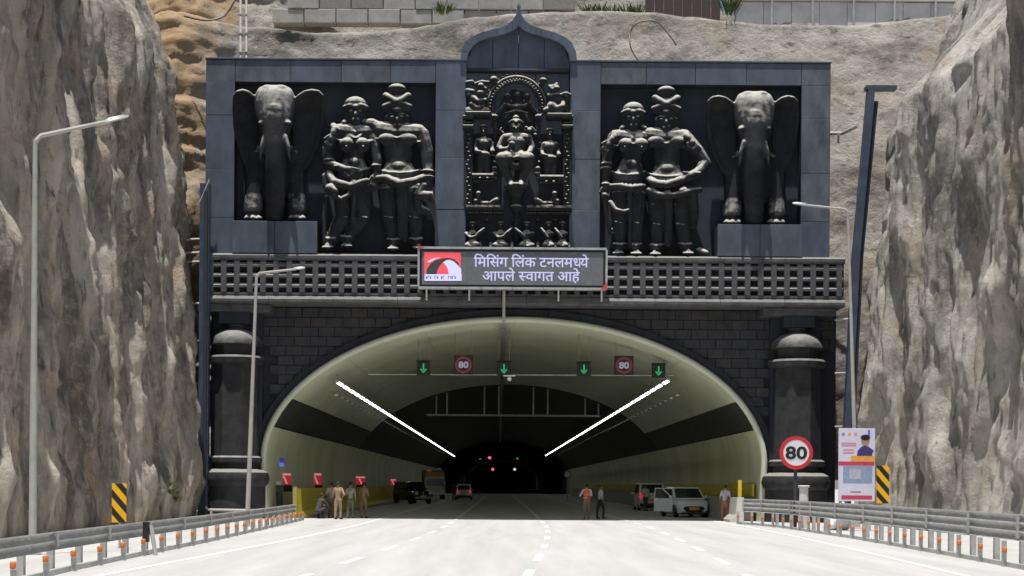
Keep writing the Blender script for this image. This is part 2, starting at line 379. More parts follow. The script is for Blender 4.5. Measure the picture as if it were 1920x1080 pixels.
# rock cuttings beside the approach
def cutting(name, side, x0, slope, m, seed, extra=None):
    ys = np.concatenate([np.arange(-110, -34, 1.0), np.arange(-34, 3.2, 0.13)]); zs = np.concatenate([np.arange(-0.5, 27, 0.15), [30, 36]])
    Y, Z = np.meshgrid(ys, zs, indexing='ij')
    lean = 0.22 * Z
    big = fbm(Y * 0.13, Z * 0.075 + Y * 0.02, 0 * Y + seed, 3, seed) * 0.9
    warp = fbm(Y * 0.3, Z * 0.1, 0 * Y, 3, seed + 40) * 1.3
    ribs = ridge(Y * 0.36 + warp * 0.6, (Z - Y * 0.5) * 0.075, 0 * Y, 3, seed + 9) * 0.48
    fac = np.abs(fbm(Y * 0.9 + warp * 1.2, (Z - Y * 0.55) * 0.17, 0 * Y, 4, seed + 20)) * 0.5
    crag = np.maximum(0, fbm(Y * 0.5 + warp * .4, (Z - Y * 0.4) * 0.26, 0 * Y, 3, seed + 55) - 0.15) * 0.7
    fine = fbm(Y * 3.2, Z * 0.45, 0 * Y, 4, seed + 30) * 0.13 + ridge(Y * 1.5, (Z - Y * .4) * 0.8, 0 * Y, 4, seed + 77) * 0.11 + vnoise(Y * 7, Z * 5, 0 * Y, seed + 99) * 0.03
    d = big + ribs + fac + crag + fine
    d = d * np.clip((Z + 0.6) / 2.2, 0.25, 1)
    X = x0 + slope * Z - d * (0.62 if side < 0 else 0.5) + 0.14
    if extra: X = X + extra(Y, Z, d)
    return struct(put(name, grid_mesh(name, np.stack([side * X, Y + 0.35 * np.sin(Z * 0.7) * 0.4, Z], -1), m)))
cutting('rock_cutting_left', -1, 14.0, 0.085, M['rockL'], 3, lambda Y, Z, d: np.clip(Z - 20.5, 0, 9) * 0.35 + np.clip(Y + 1.2, 0, 4) * 0.5)
cutting('rock_cutting_right', 1, 16.6, 0.075, M['rockR'], 11, lambda Y, Z, d: np.clip(Z - 18.3, 0, 3.2) * 0.75 + np.clip(Z - 21.5, 0, 9) * 0.22 + np.clip(Y + 1.2, 0, 4) * 0.3)

# hillside over the portal, with a bench near its top
def hillside():
    xs = np.arange(-40, 42, 0.19); ts = np.arange(0, 33, 0.19)
    X, T = np.meshgrid(xs, ts, indexing='ij')
    LED = 25.7 + 0.35 * np.sin(X * 0.3) - 0.9 * np.clip((-X - 2) / 8, 0, 1)
    Zs = T + 2.0
    Z = np.where(Zs < LED, Zs, np.where(Zs < LED + 2.4, LED + 0.02 * (Zs - LED), Zs - 2.4))
    Y = 3.4 + np.clip(Z - 12, 0, 30) * 0.24 + np.clip(Zs - LED, 0, 2.4) * 1.5
    left = np.clip((-X - 6) / 9, 0, 1)
    strata = ridge(X * 0.10, Y * 0.3, Z * 0.55, 4, 5) * (0.04 + 0.3 * left)
    Y = Y - fbm(X * 0.16, Z * 0.16, 0 * X, 4, 60) * 0.2 - strata - np.abs(fbm(X * 0.9, Z * 0.8, 0 * X, 4, 70)) * (0.04 + 0.2 * left) - fbm(X * 4, Z * 4, 0 * X, 2, 80) * 0.03
    bank = np.exp(-((X + 15.6 + (Z - 16) * 0.11) / 1.7) ** 2) * np.clip((Z - 11) / 4, 0, 1)
    Y = Y - bank * (2.1 + 0.3 * fbm(X * 1.1, Z * 0.7, 0 * X, 5, 90))
    keep = np.clip((Z - 27.2) / 0.8, 0, 1) * np.clip((X - 10.5) / 1.5, 0, 1)
    Z = Z - keep * np.clip(Z - 27.0, 0, 20) * 1.0
    hole = (np.abs(X - 0.75) < 13.4) & (Z < 10.8)
    Y = np.where(hole, Y + 0.0, Y)
    a, b = X.shape; i = np.arange(a * b).reshape(a, b)
    f = np.stack([i[:-1, :-1], i[1:, :-1], i[1:, 1:], i[:-1, 1:]], -1).reshape(-1, 4)
    h = hole[:-1, :-1].reshape(-1); f = f[~h]
    me = bpy.data.meshes.new('hillside'); me.from_pydata(np.stack([X, Y, Z], -1).reshape(-1, 3).tolist(), [], f.tolist()); me.materials.append(M['hill'])
    me.polygons.foreach_set('use_smooth', [True] * len(me.polygons))
    return struct(put('hillside', me))
hillside()
# top of the hill behind the bench, so that no gap shows from the side
P = np.array([[[x, 17 + 0 * x, 20] for x in np.linspace(-60, 10.5, 30)], [[x, 17, 34 + 2 * math.sin(x * .3)] for x in np.linspace(-60, 10.5, 30)], [[x, 90, 44] for x in np.linspace(-60, 10.5, 30)]])
struct(put('hilltop', grid_mesh('hilltop', P, M['hill'])))

# ================================================================== TUNNEL
tunnel = thing('tunnel', 'deep road tunnel with olive cream lining and black upper ducts', 'tunnel', (TCX, 0, 0))
def strip(name, zs, y0, y1, m, side, off=0.0, ny=1, thick=0.12, parent=tunnel, gap=0.0):
    mb = MB(); ys = [y0 + (y1 - y0) * i / ny for i in range(ny + 1)]
    for y in ys: pass
    secs = []
    for y in ys:
        secs.append([(side * prof_x(z, off), y, z) for z in zs] + [(side * prof_x(z, off + thick), y, z if z < TZ else TZ + (z - TZ) * (TB + off + thick) / (TB + off)) for z in zs[::-1]])
    mb.loft(secs); return mb.build(name, m, parent, smooth=True)
def arc(t0, t1, off, n):   # angles on the ellipse from the crown, degrees
    return [((TA + off) * math.sin(R(t)), TZ + (TB + off) * math.cos(R(t))) for t in np.linspace(t0, t1, n)]
def zt(z): return math.degrees(math.acos((z - TZ) / TB))
def arc_panel(name, t0, t1, y0, y1, m, off=0.0, th=0.12, n=8, parent=tunnel):
    a, b = arc(t0, t1, off, n), arc(t0, t1, off + th, n)[::-1]
    return MB().loft([[(x, y, z) for x, z in a + b] for y in (y0, y1)]).build(name, m, parent, smooth=True)
zl = list(np.linspace(0.0, TZ, 4)) + list(np.linspace(TZ + 0.3, 4.32, 6))
tb0, tb1 = zt(4.36), zt(5.66)
for s in (-1, 1):
    y = 0.62
    for k, L in enumerate((10.8, 12, 12, 12, 12, 12, 12, 24, 24, 48, 60, 60, 60, 60)):
        if y + L > TEND: break
        strip('wall_panel', zl, y + 0.03, y + L - 0.03, M['lining'], s); y += L
    for a, b in ((0.62, 18.4), (18.46, 44.8)):
        arc_panel('duct_band', *( (tb1 + 0.2, tb0 - 0.2) if s > 0 else (-tb1 - 0.2, -tb0 + 0.2)), a, b, M['band'], 0.03, n=6)
N = 6
for a, b in ((0.62, 18.4), (18.46, 44.8)):
    for i in range(N):
        t0 = -tb1 + 2 * tb1 * i / N; t1 = -tb1 + 2 * tb1 * (i + 1) / N
        arc_panel('ceiling_panel', t0 + 0.03, t1 - 0.03, a, b, M['ceil'], n=9)
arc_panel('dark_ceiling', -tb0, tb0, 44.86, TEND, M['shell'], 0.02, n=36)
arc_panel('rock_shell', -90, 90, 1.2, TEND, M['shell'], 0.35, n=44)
MB().box(-13, 13, TEND, TEND + 0.3, -0.2, 10).build('dark_end_cap', mat('black_tunnel_depth', (0.003, 0.003, 0.003), 1.0, spec=0.0), tunnel)  # black sheet standing in for the unlit depth of the tunnel
# rounded pale lip round the mouth
secs = []
outl = [(prof_x(z), z) for z in np.linspace(0, TZ, 5)] + [(TA * math.cos(R(t)), TZ + TB * math.sin(R(t))) for t in np.linspace(2, 178, 60)] + [(-prof_x(z), z) for z in np.linspace(TZ, 0, 5)]
def outward(i):
    a, b = outl[max(i - 1, 0)], outl[min(i + 1, len(outl) - 1)]; dx, dz = b[0] - a[0], b[1] - a[1]; l = math.hypot(dx, dz); return dz / l, -dx / l
for i, (x, z) in enumerate(outl):
    nx, nz = outward(i); q = []
    for k in range(10):
        a = 2 * math.pi * k / 10; q.append((x + nx * (0.13 + 0.15 * math.cos(a)), 0.6 + 0.15 * math.sin(a), z + nz * (0.13 + 0.15 * math.cos(a))))
    secs.append(q)
MB().loft(secs).build('mouth_lip', M['ceil'], tunnel, smooth='all')
# pavement-side barriers inside and outside the mouth
bar = thing('crash_barrier', 'yellow painted concrete crash barrier along the left tunnel wall', 'barrier')
sec = lambda y, x, s, h: [(x, y, 0), (x, y, h), (x + s * 0.28, y, h), (x + s * 0.36, y, 0.35), (x + s * 0.62, y, 0.12), (x + s * 0.62, y, 0)]
MB().loft([sec(1.4, -9.75, 1, 1.42), sec(160, -9.75, 1, 1.42)]).build('barrier_wall', M['yellow'], bar)
MB().box(-9.12, -8.95, 1.6, 160, 0, 0.14).build('kerb', M['conc'], bar)
MB().rect(-9.82, -9.62, 0.0, 1.5, 1.2, 0.18).build('end_post', C('pale_yellow', (0.75, 0.62, 0.2)), bar)
MB().box(-11.6, -9.76, 1.4, 160, 0, 0.32).build('walkway', M['conc'], bar)
bar2 = thing('crash_barrier', 'grey concrete barrier with sunlit white end at the right tunnel mouth', 'barrier')
sec2 = lambda y: [(11.42, y, 0), (11.42, y, 1.14), (11.24, y, 1.14), (11.18, y, 0.3), (11.12, y, 0)]
MB().loft([sec2(1.0), sec2(160)]).build('barrier_wall', M['conc'], bar2)
MB().loft([sec(-0.9, 11.30, -1, 1.14), sec(0.99, 11.30, -1, 1.14)]).build('barrier_nose', M['conc'], bar2)
MB().loft([sec(-1.1, 11.32, -1, 1.16), sec(-0.92, 11.32, -1, 1.16)]).build('end_face', M['paleconc'], bar2)  # paler than the nose: sunlight on the end put into the colour
MB().box(11.43, 12.2, 1.4, 160, 0, 0.9).build('walkway', M['conc'], bar2)
MB().box(12.16, 12.26, 1.6, 120, 1.16, 1.78).build('yellow_band', M['yellow'], bar2)
MB().box(11.2, 11.36, -0.2, -0.05, 1.15, 1.95).build('end_post', M['yellow'], bar2)

# ================================================================== PORTAL
FX = 0.79
portal = thing('tunnel_portal', 'tall blue black tunnel portal with niches, lattice parapet and block wall', 'portal', (FX, 0, 0))
def jrect(mb_name, x0, x1, z0, z1, m, parent, yf=0.0, d=0.06, ch=0.008):
    g = 0.010; return MB().rect(x0 + g, x1 - g, z0 + g, z1 - g, yf + random.uniform(-0.006, 0.006), d, ch).build(mb_name, m, parent)
ZB, ZT, NT = 12.35, 21.5, 20.47
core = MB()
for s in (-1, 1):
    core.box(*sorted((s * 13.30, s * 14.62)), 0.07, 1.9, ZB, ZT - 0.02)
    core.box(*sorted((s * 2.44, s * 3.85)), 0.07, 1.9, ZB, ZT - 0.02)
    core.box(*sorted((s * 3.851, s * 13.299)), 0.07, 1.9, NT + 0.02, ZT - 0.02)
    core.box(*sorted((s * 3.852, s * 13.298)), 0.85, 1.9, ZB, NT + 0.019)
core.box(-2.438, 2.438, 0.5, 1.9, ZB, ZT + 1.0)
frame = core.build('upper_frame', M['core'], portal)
pm = lambda: random.choice((M['clad'], M['clad'], M['clad_b']))
for s in (-1, 1):
    for a, b in ((12.35, 14.1), (14.1, 16.35), (16.35, 18.9), (18.9, NT)):
        jrect('panel', *sorted((s * 13.28, s * 14.65)), a, b, pm(), frame)
    for a, b in ((12.35, 14.55), (14.55, 16.95), (16.95, 19.2), (19.2, ZT)):
        jrect('panel', *sorted((s * 2.42, s * 3.87)), a, b, pm(), frame, -0.02)
    xs = [3.87, 6.0, 8.3, 10.7, 13.28, 14.65]
    for a, b in zip(xs, xs[1:]): jrect('panel', *sorted((s * a, s * b)), NT, ZT, pm(), frame)
    jrect('cap_strip', *sorted((s * 2.42, s * 14.68)), ZT + 0.005, ZT + 0.1, M['clad'], frame, -0.05, 1.9)
    # elephants' pedestals
    x0, x1 = sorted((s * 9.30, s * 13.26))
    ped = MB().box(x0, x1, -0.55, 0.84, ZB, 13.84).build('pedestal', M['core'], frame)
    for k in range(2): jrect('panel', x0 + (x1 - x0) * k / 2, x0 + (x1 - x0) * (k + 1) / 2, ZB, 13.85, pm(), frame, -0.61)
# ogee arch over the middle niche
OUT = [(2.74, 21.5), (2.68, 21.95), (2.5, 22.35), (2.15, 22.65), (1.65, 22.86), (1.1, 23.0), (0.6, 23.16), (0.3, 23.38), (0.12, 23.66), (0.0, 24.0)]
INN = [(2.40, 21.5), (2.34, 21.85), (2.16, 22.15), (1.85, 22.38), (1.45, 22.54), (1.0, 22.65), (0.55, 22.78), (0.28, 22.9), (0.1, 23.02), (0.0, 23.12)]
for s in (-1, 1):
    for i in range(len(OUT) - 1):
        q = [(s * OUT[i][0], OUT[i][1]), (s * OUT[i + 1][0], OUT[i + 1][1]), (s * INN[i + 1][0], INN[i + 1][1]), (s * INN[i][0], INN[i][1])]
        q = [p for k, p in enumerate(q) if p not in q[:k]]
        MB().slab(q, -0.16, 1.4, 0.015).build('arch_segment', M['clad'], frame)
MB().lathe([(0.02, 0), (0.12, 0.05), (0.07, 0.2), (0.1, 0.3), (0.02, 0.5)], (0, 0.3, 23.85), 10).build('finial', M['clad'], frame, smooth=True)
for k in range(4):   # boards closing the arch
    x0, x1 = -2.42 + 1.21 * k, -1.21 + 1.21 * k
    top = [(x, float(np.interp(abs(x), [p[0] for p in INN[::-1]], [p[1] for p in INN[::-1]])) + 0.08) for x in np.linspace(x1 - 0.01, x0 + 0.01, 5)]
    MB().slab([(x0 + 0.01, 21.2), (x1 - 0.01, 21.2)] + top, 0.2, 0.25, 0.01).build('board', M['clad'], frame)
MB().rect(-2.415, 2.415, 21.08, 21.2, 0.1, 0.38).build('niche_beam', M['core'], frame)
for k in range(3): jrect('back_panel', -2.42 + 1.613 * k, -0.807 + 1.613 * k, 18.2, 21.07, M['clad'], frame, 0.42, 0.07)
# cornice and lattice parapet
X0, X1 = -14.55, 15.25
par = MB().box(X0, X1, -0.30, 1.2, 10.42, 12.02).build('parapet', M['mortar'], portal)
mbz = MB(); x = X0
while x < X1 - 0.1:
    x2 = min(x + 3.0, X1); MB().loft([[(xx, y, z) for y, z in ((1.6, 12.03), (-0.58, 12.03), (-0.64, 12.12), (-0.64, 12.25), (-0.54, 12.34), (1.6, 12.345))] for xx in (x + 0.008, x2 - 0.008)]).build('cornice_stone', M['parapet'], par)
    MB().loft([[(xx, y, z) for y, z in ((1.4, 10.04), (-0.52, 10.02), (-0.66, 10.1), (-0.66, 10.22), (-0.54, 10.40), (1.4, 10.41))] for xx in (x + 0.008, x2 - 0.008)]).build('lip_stone', M['parapet'], par)
    MB().box(x + 0.008, x2 - 0.008, -0.57, -0.31, 10.42, 10.53).build('base_course', M['parapet'], par); x = x2
pitch = 0.609; n = int((X1 - X0 - 0.3) / pitch); po = MB().rect(-0.13, 0.13, 10.535, 12.02, -0.61, 0.32, 0.012).mesh('lattice_post', [M['parapet']])
for i in range(n + 1): put('lattice_post', po, par, (X0 + 0.3 + i * pitch, 0, 0))
for z in (11.83, 11.35, 10.88):
    MB().loft([[(xx, y, zz) for y, zz in ((-0.60, z - 0.12), (-0.60, z - 0.02), (-0.47, z + 0.11), (-0.31, z + 0.11), (-0.31, z - 0.12))] for xx in (X0 + 0.2, X1 - 0.1)]).build('lattice_rail', M['parapet'], par)
# block wall round the tunnel mouth
wall = MB()
e_out = [(TCX - FX + (TA + 0.4) * math.cos(R(t)), TZ + (TB + 0.4) * math.sin(R(t))) for t in np.linspace(0, 180, 90)]
ep = [(TCX - FX + prof_x(0, .4), -0.1)] + e_out + [(TCX - FX - prof_x(0, .4), -0.1)]
vs = [(x, 1.0, z) for x, z in ep] + [(x if 0 < i < len(ep) - 1 else math.copysign(15.0, x), 1.0, 10.035 if 0 < i < len(ep) - 1 else z) for i, (x, z) in enumerate(ep)]
k = len(ep); fs = [(i, i + 1, k + i + 1, k + i) for i in range(1, k - 2)]
vs += [(15.2, 1.0, -0.1), (15.2, 1.0, 10.03), (-14.5, 1.0, -0.1), (-14.5, 1.0, 10.03)]
fs += [(0, 2 * k, 2 * k + 1, k + 1, 1), (k - 1, k - 2, 2 * k - 2, 2 * k + 3, 2 * k + 2)]
bw = wall.add(vs, fs).build('block_wall', M['mortar'], portal)
CW, CH = 0.77, 0.455
mid = [(TCX - FX + (TA + 0.55) * math.cos(R(t)), TZ + (TB + 0.55) * math.sin(R(t))) for t in np.linspace(0, 180, 400)]
mid = [(TCX - FX + prof_x(0, .55), z) for z in np.linspace(0, TZ, 30)] + mid + [(TCX - FX - prof_x(0, .55), z) for z in np.linspace(TZ, 0, 30)]
mid = np.array(mid)
for r in range(22):
    z0, z1 = 10.0 - (r + 1) * CH, 10.0 - r * CH; x = -14.4 + (0 if r % 2 else -CW / 2)
    while x < 15.1:
        a, b = max(x, -14.4), min(x + CW, 15.1); x += CW
        if b - a < 0.15 or (a < -11.9 and r > 3) or (b > 12.2 and r > 3): continue
        cx, cz = (a + b) / 2, (z0 + z1) / 2; d = np.hypot(mid[:, 0] - cx, mid[:, 1] - cz); i = int(d.argmin())
        t = mid[min(i + 1, len(mid) - 1)] - mid[max(i - 1, 0)]; nrm = np.array([t[1], -t[0]]) / np.hypot(*t)
        if (cx - mid[i, 0]) * nrm[0] + (cz - mid[i, 1]) * nrm[1] < -0.5: continue
        poly = clip([(a + .008, z0 + .008), (b - .008, z0 + .008), (b - .008, z1 - .008), (a + .008, z1 - .008)], mid[i], nrm)
        if len(poly) < 3 or abs(sum(poly[k][0] * poly[(k + 1) % len(poly)][1] - poly[(k + 1) % len(poly)][0] * poly[k][1] for k in range(len(poly)))) < 0.06: continue
        MB().slab(poly, 0.9 + random.uniform(-0.02, 0.02), 0.13, 0.016).build('brick', random.choice(M['brick']), bw)
# smooth dark archivolt, in voussoir lengths
tv = np.linspace(0, 180, 25)
for a, b in zip(tv, tv[1:]):
    ii = [TCX - FX + (TA + 0.20) * math.cos(R(t)) for t in np.linspace(a + .05, b - .05, 5)]
    q = [(TCX - FX + (TA + 0.2) * math.cos(R(t)), TZ + (TB + 0.2) * math.sin(R(t))) for t in np.linspace(a + .05, b - .05, 6)] + [(TCX - FX + (TA + 0.62) * math.cos(R(t)), TZ + (TB + 0.62) * math.sin(R(t))) for t in np.linspace(b - .05, a + .05, 6)]
    MB().loft([[(x, y, z) for x, z in q] for y in (0.7, 1.3)]).build('arch_segment', M['ring'], portal)
for s in (-1, 1):
    MB().box(*sorted((TCX - FX + s * (prof_x(0) + 0.24), TCX - FX + s * (TA + 0.62))), 0.7, 1.3, -0.05, TZ).build('arch_jamb', M['ring'], portal)
    MB().box(*sorted((s * 12.0, s * 14.35)), 0.6, 0.98, -0.1, 10.0).build('pier', M['core'], portal)
    MB().rect(*sorted((s * 11.5, s * 14.9)), 9.66, 10.01, -0.35, 1.2, 0.03).build('abacus', M['parapet'], portal)
# columns
def column(s, label):
    o = thing('column', label, 'column', (FX + s * 13.2, 0.32, 0), group='portal columns')
    p8 = R(22.5)
    MB().lathe([(1.5, -0.05), (1.5, 1.5), (1.62, 1.62), (1.7, 1.85), (1.62, 2.15), (1.35, 2.3), (1.15, 2.32), (1.15, 2.58)], n=40).build('base', M['column'], o, smooth=True)
    MB().lathe([(1.32, 2.585), (1.42, 2.64), (1.42, 2.84), (1.3, 2.92)], n=8, ph=p8).build('base_ring', M['column'], o)
    MB().lathe([(1.24, 2.925), (1.2, 7.2)], n=8, ph=p8).build('shaft', M['column'], o)
    MB().lathe([(1.25, 7.205), (1.42, 7.28), (1.44, 7.5), (1.36, 7.6)], n=16, ph=p8 / 2).build('capital_ring', M['column'], o)
    MB().lathe([(1.0, 7.605), (1.12, 8.08)], n=8, ph=p8).build('neck', M['column'], o)
    MB().lathe([(1.25, 8.085), (1.32, 8.14), (1.27, 8.32), (1.12, 8.55), (0.85, 8.75), (0.5, 8.86), (0.46, 8.87), (0.5, 9.03), (0.42, 9.1)], n=36).build('dome', M['column'], o, smooth=True)
    MB().box(-0.75, 0.75, -0.6, 0.28, 9.11, 9.65).build('impost_block', M['core'], o)
    o.scale = (0.95, 0.95, 1)
    return o
column(-1, 'black octagonal column with domed capital beside the blue corner post')
column(1, 'black octagonal column with domed capital behind the round speed sign')
# steel edge members
po1 = thing('corner_post', 'tall straight blue steel corner post against the dark gap by the left rock', 'post')
a, b = pt(386, 345, -0.75), pt(381, 955, -0.75)
MB().box(a.x - 0.24, a.x + 0.2, -0.95, -0.5, 0, a.z).build('flange', M['blue'], po1)
MB().box(a.x - 0.02, a.x + 0.14, -1.05, -0.96, 0, a.z - 0.4).build('web', M['core'], po1)
MB().add([(a.x - .24, -.96, a.z - .8), (a.x + .2, -.96, a.z + .25), (a.x + .2, -.5, a.z + .25), (a.x - .24, -.5, a.z - .8), (a.x - .24, -.96, a.z - .9), (a.x + .2, -.96, a.z + .1), (a.x + .2, -.5, a.z + .1), (a.x - .24, -.5, a.z - .9)], [(0, 1, 2, 3), (4, 7, 6, 5), (0, 4, 5, 1), (1, 5, 6, 2), (2, 6, 7, 3), (3, 7, 4, 0)]).build('cap_plate', M['galv'], po1)
for py in (450, 475, 492, 570, 640, 720):
    q = pt(345, py, -0.3); MB().tube([(q.x - 0.6, -0.3, q.z), (a.x - 0.25, -0.6, q.z)], 0.05, 6).build('wall_tie', M['galv'], po1)
po2 = thing('corner_post', 'leaning blue steel corner post running up the right rock face', 'post')
b0, b1, b2 = pt(1582, 960, -1.2), pt(1606, 480, -1.2), pt(1634, 170, -1.2)
mb = MB(); mb.loft([[(p.x - 0.22, -1.5, p.z), (p.x + 0.1, -1.5, p.z), (p.x + 0.1, -1.1, p.z), (p.x - 0.22, -1.1, p.z)] for p in (b0, b1, b2)]).build('flange', M['blue'], po2)
MB().loft([[(p.x + 0.105, -1.3, p.z), (p.x + 0.3, -1.3, p.z), (p.x + 0.3, -0.6, p.z), (p.x + 0.105, -0.6, p.z)] for p in (b0, b1, b2 - Vector((0, 0, 0.5)))]).build('web', M['core'], po2)
MB().box(b2.x - 0.3, b2.x + 1.1, -1.5, -1.0, b2.z + 0.005, b2.z + 0.18).build('top_arm', M['blue'], po2)
for py in (600, 700, 800):
    q = pt(1566, py, -0.2); MB().tube([(q.x, -0.2, q.z), (q.x + 0.9, -1.1, q.z)], 0.05, 6).build('wall_tie', M['galv'], po2)
ex = thing('drain_pipe', 'pale bent drain pipe between the portal and the right corner post', 'pipe')
MB().tube([pt(1555, 250, 1.6), pt(1580, 250, 1.4), pt(1608, 236, 0.2)], 0.09, 8).build('pipe', M['pole'], ex)
MB().tube([pt(1572, 252, 1.4), pt(1572, 268, 1.6)], 0.05, 8).build('bracket', M['pole'], ex)

# ================================================================== STATUES
S2 = 2.919
def stat(ox, oy):
    """crop pixel -> place; depth d metres in front of the niche back"""
    def f(cx, cy, d): return pt(ox + cx / S2, oy + cy / S2, 0.85 - d)
    return f
RR = 1 / S2 / 40.0
def limb(B, f, pts, sc=1.0):
    B.cap([f(x, y, d) for x, y, d, r in pts], [r * RR * sc for x, y, d, r in pts])
def elephant(f, label, span=(222, 262)):
    o = thing('elephant_statue', label, 'statue', f(280, 838, 0.9), group='elephant statues')
    f_ = f; f = lambda x, y, d: f_(x, y, d if d < 0.9 else 0.9 + (d - 0.9) * 0.8)
    B = Blob(); e = lambda x, y, d, rx, rd, rz, rot=None: B.ell(f(x, y, d), (rx * RR, rd, rz * RR), rot=rot)
    X = lambda x: 280 + (x - 280)
    B.rings([(f(280, 230, .3), 110 * RR, .3), (f(280, 330, .3), 150 * RR, .4), (f(280, 470, .3), 172 * RR, .5), (f(280, 580, .32), 172 * RR, .5), (f(280, 660, .3), 158 * RR, .42), (f(280, 720, .2), 120 * RR, .3)])
    B.rings([(f(279, y, d), hw_ * RR, rd) for y, hw_, d, rd in ((92, 40, 1.15, .2), (100, 80, 1.2, .42), (125, 100, 1.3, .6), (170, 112, 1.4, .7), (222, 110, 1.55, .72), (275, 100, 1.75, .7), (325, 86, 1.9, .62), (380, 70, 2.05, .54), (430, 60, 2.15, .5), (560, 57, 2.05, .47), (690, 54, 1.65, .45), (770, 50, 1.15, .42), (834, 46, .95, .36))])
    e(279, 248, 1.88, 78, .55, 80); e(245, 112, 1.3, 46, .5, 24); e(313, 112, 1.3, 46, .5, 24)
    for y in range(400, 745, 22): e(281, y, float(np.interp(y, [380, 430, 560, 690, 770], [2.05, 2.15, 2.05, 1.65, 1.15])), 59 - (y - 400) * 0.018, 0.485, 8)
    for s in (-1, 1):
        q = lambda x: 279 + s * x
        # ears: curved flaps
        ear = [(92, 200), (110, 172), (135, 148), (168, 127), (205, 119), (240, 125), (262, 146), (268, 215), (262, 300), (242, 395), (208, 475), (168, 535), (135, 560), (112, 530), (100, 430), (92, 310)]
        dep = lambda x, y: 0.92 + 0.85 * math.exp(-((y - 115) / 62.0) ** 2) - 0.0005 * max(0, y - 250)
        mx = span[0] if s < 0 else span[1]; ear0 = ear; ear = [(100 + (x - 100) * (mx - 100) / 168.0, y) for x, y in ear]
        K = 6; C0 = (110, 300); vs = []; n_ = len(ear)
        for k in range(K + 1):
            for x, y in ear:
                u = k / K; xx, yy = C0[0] + (x - C0[0]) * u, C0[1] + (y - C0[1]) * u; vs.append((xx, yy, dep(xx, yy)))
        front = [f(q(x), y, d) for x, y, d in vs]; backv = [f(q(x), y, d - 0.28) for x, y, d in vs]; o_ = len(vs); fs = []
        for k in range(K):
            for i in range(n_):
                a_, b_, c_, d_ = k * n_ + i, k * n_ + (i + 1) % n_, (k + 1) * n_ + (i + 1) % n_, (k + 1) * n_ + i
                fs += [(a_, b_, c_, d_), (o_ + d_, o_ + c_, o_ + b_, o_ + a_)]
        fs += [(K * n_ + i, K * n_ + (i + 1) % n_, o_ + K * n_ + (i + 1) % n_, o_ + K * n_ + i) for i in range(n_)]
        B.mb.add(front + backv, fs)
        rim = [(x, y, dep(x, y) - .05, 13) for x, y in ear0[:12]]
        limb(B, f, [(q(100 + (x - 100) * (mx - 100) / 168.0), y, d, r) for x, y, d, r in rim])
        e(q(68), 300, 2.2, 24, 0.25, 20); e(q(72), 300, 2.32, 13, 0.16, 13)
        limb(B, f, [(q(52), 375, 2.35, 20), (q(72), 430, 2.5, 14), (q(80), 500, 2.6, 6)])
        limb(B, f, [(q(108), 470, .4, 58), (q(114), 600, .45, 54), (q(117), 690, .5, 50), (q(119), 745, .6, 54), (q(120), 782, .7, 54)])
        for k in range(-1, 2): e(q(120 + k * 34), 818, 1.16 - abs(k) * 0.14, 18, 0.14, 17)
    me = B.mesh('elephant', [M['statue']], 0.05, 4); ob = put('body', me, o); ob.location = -o.location
    return o
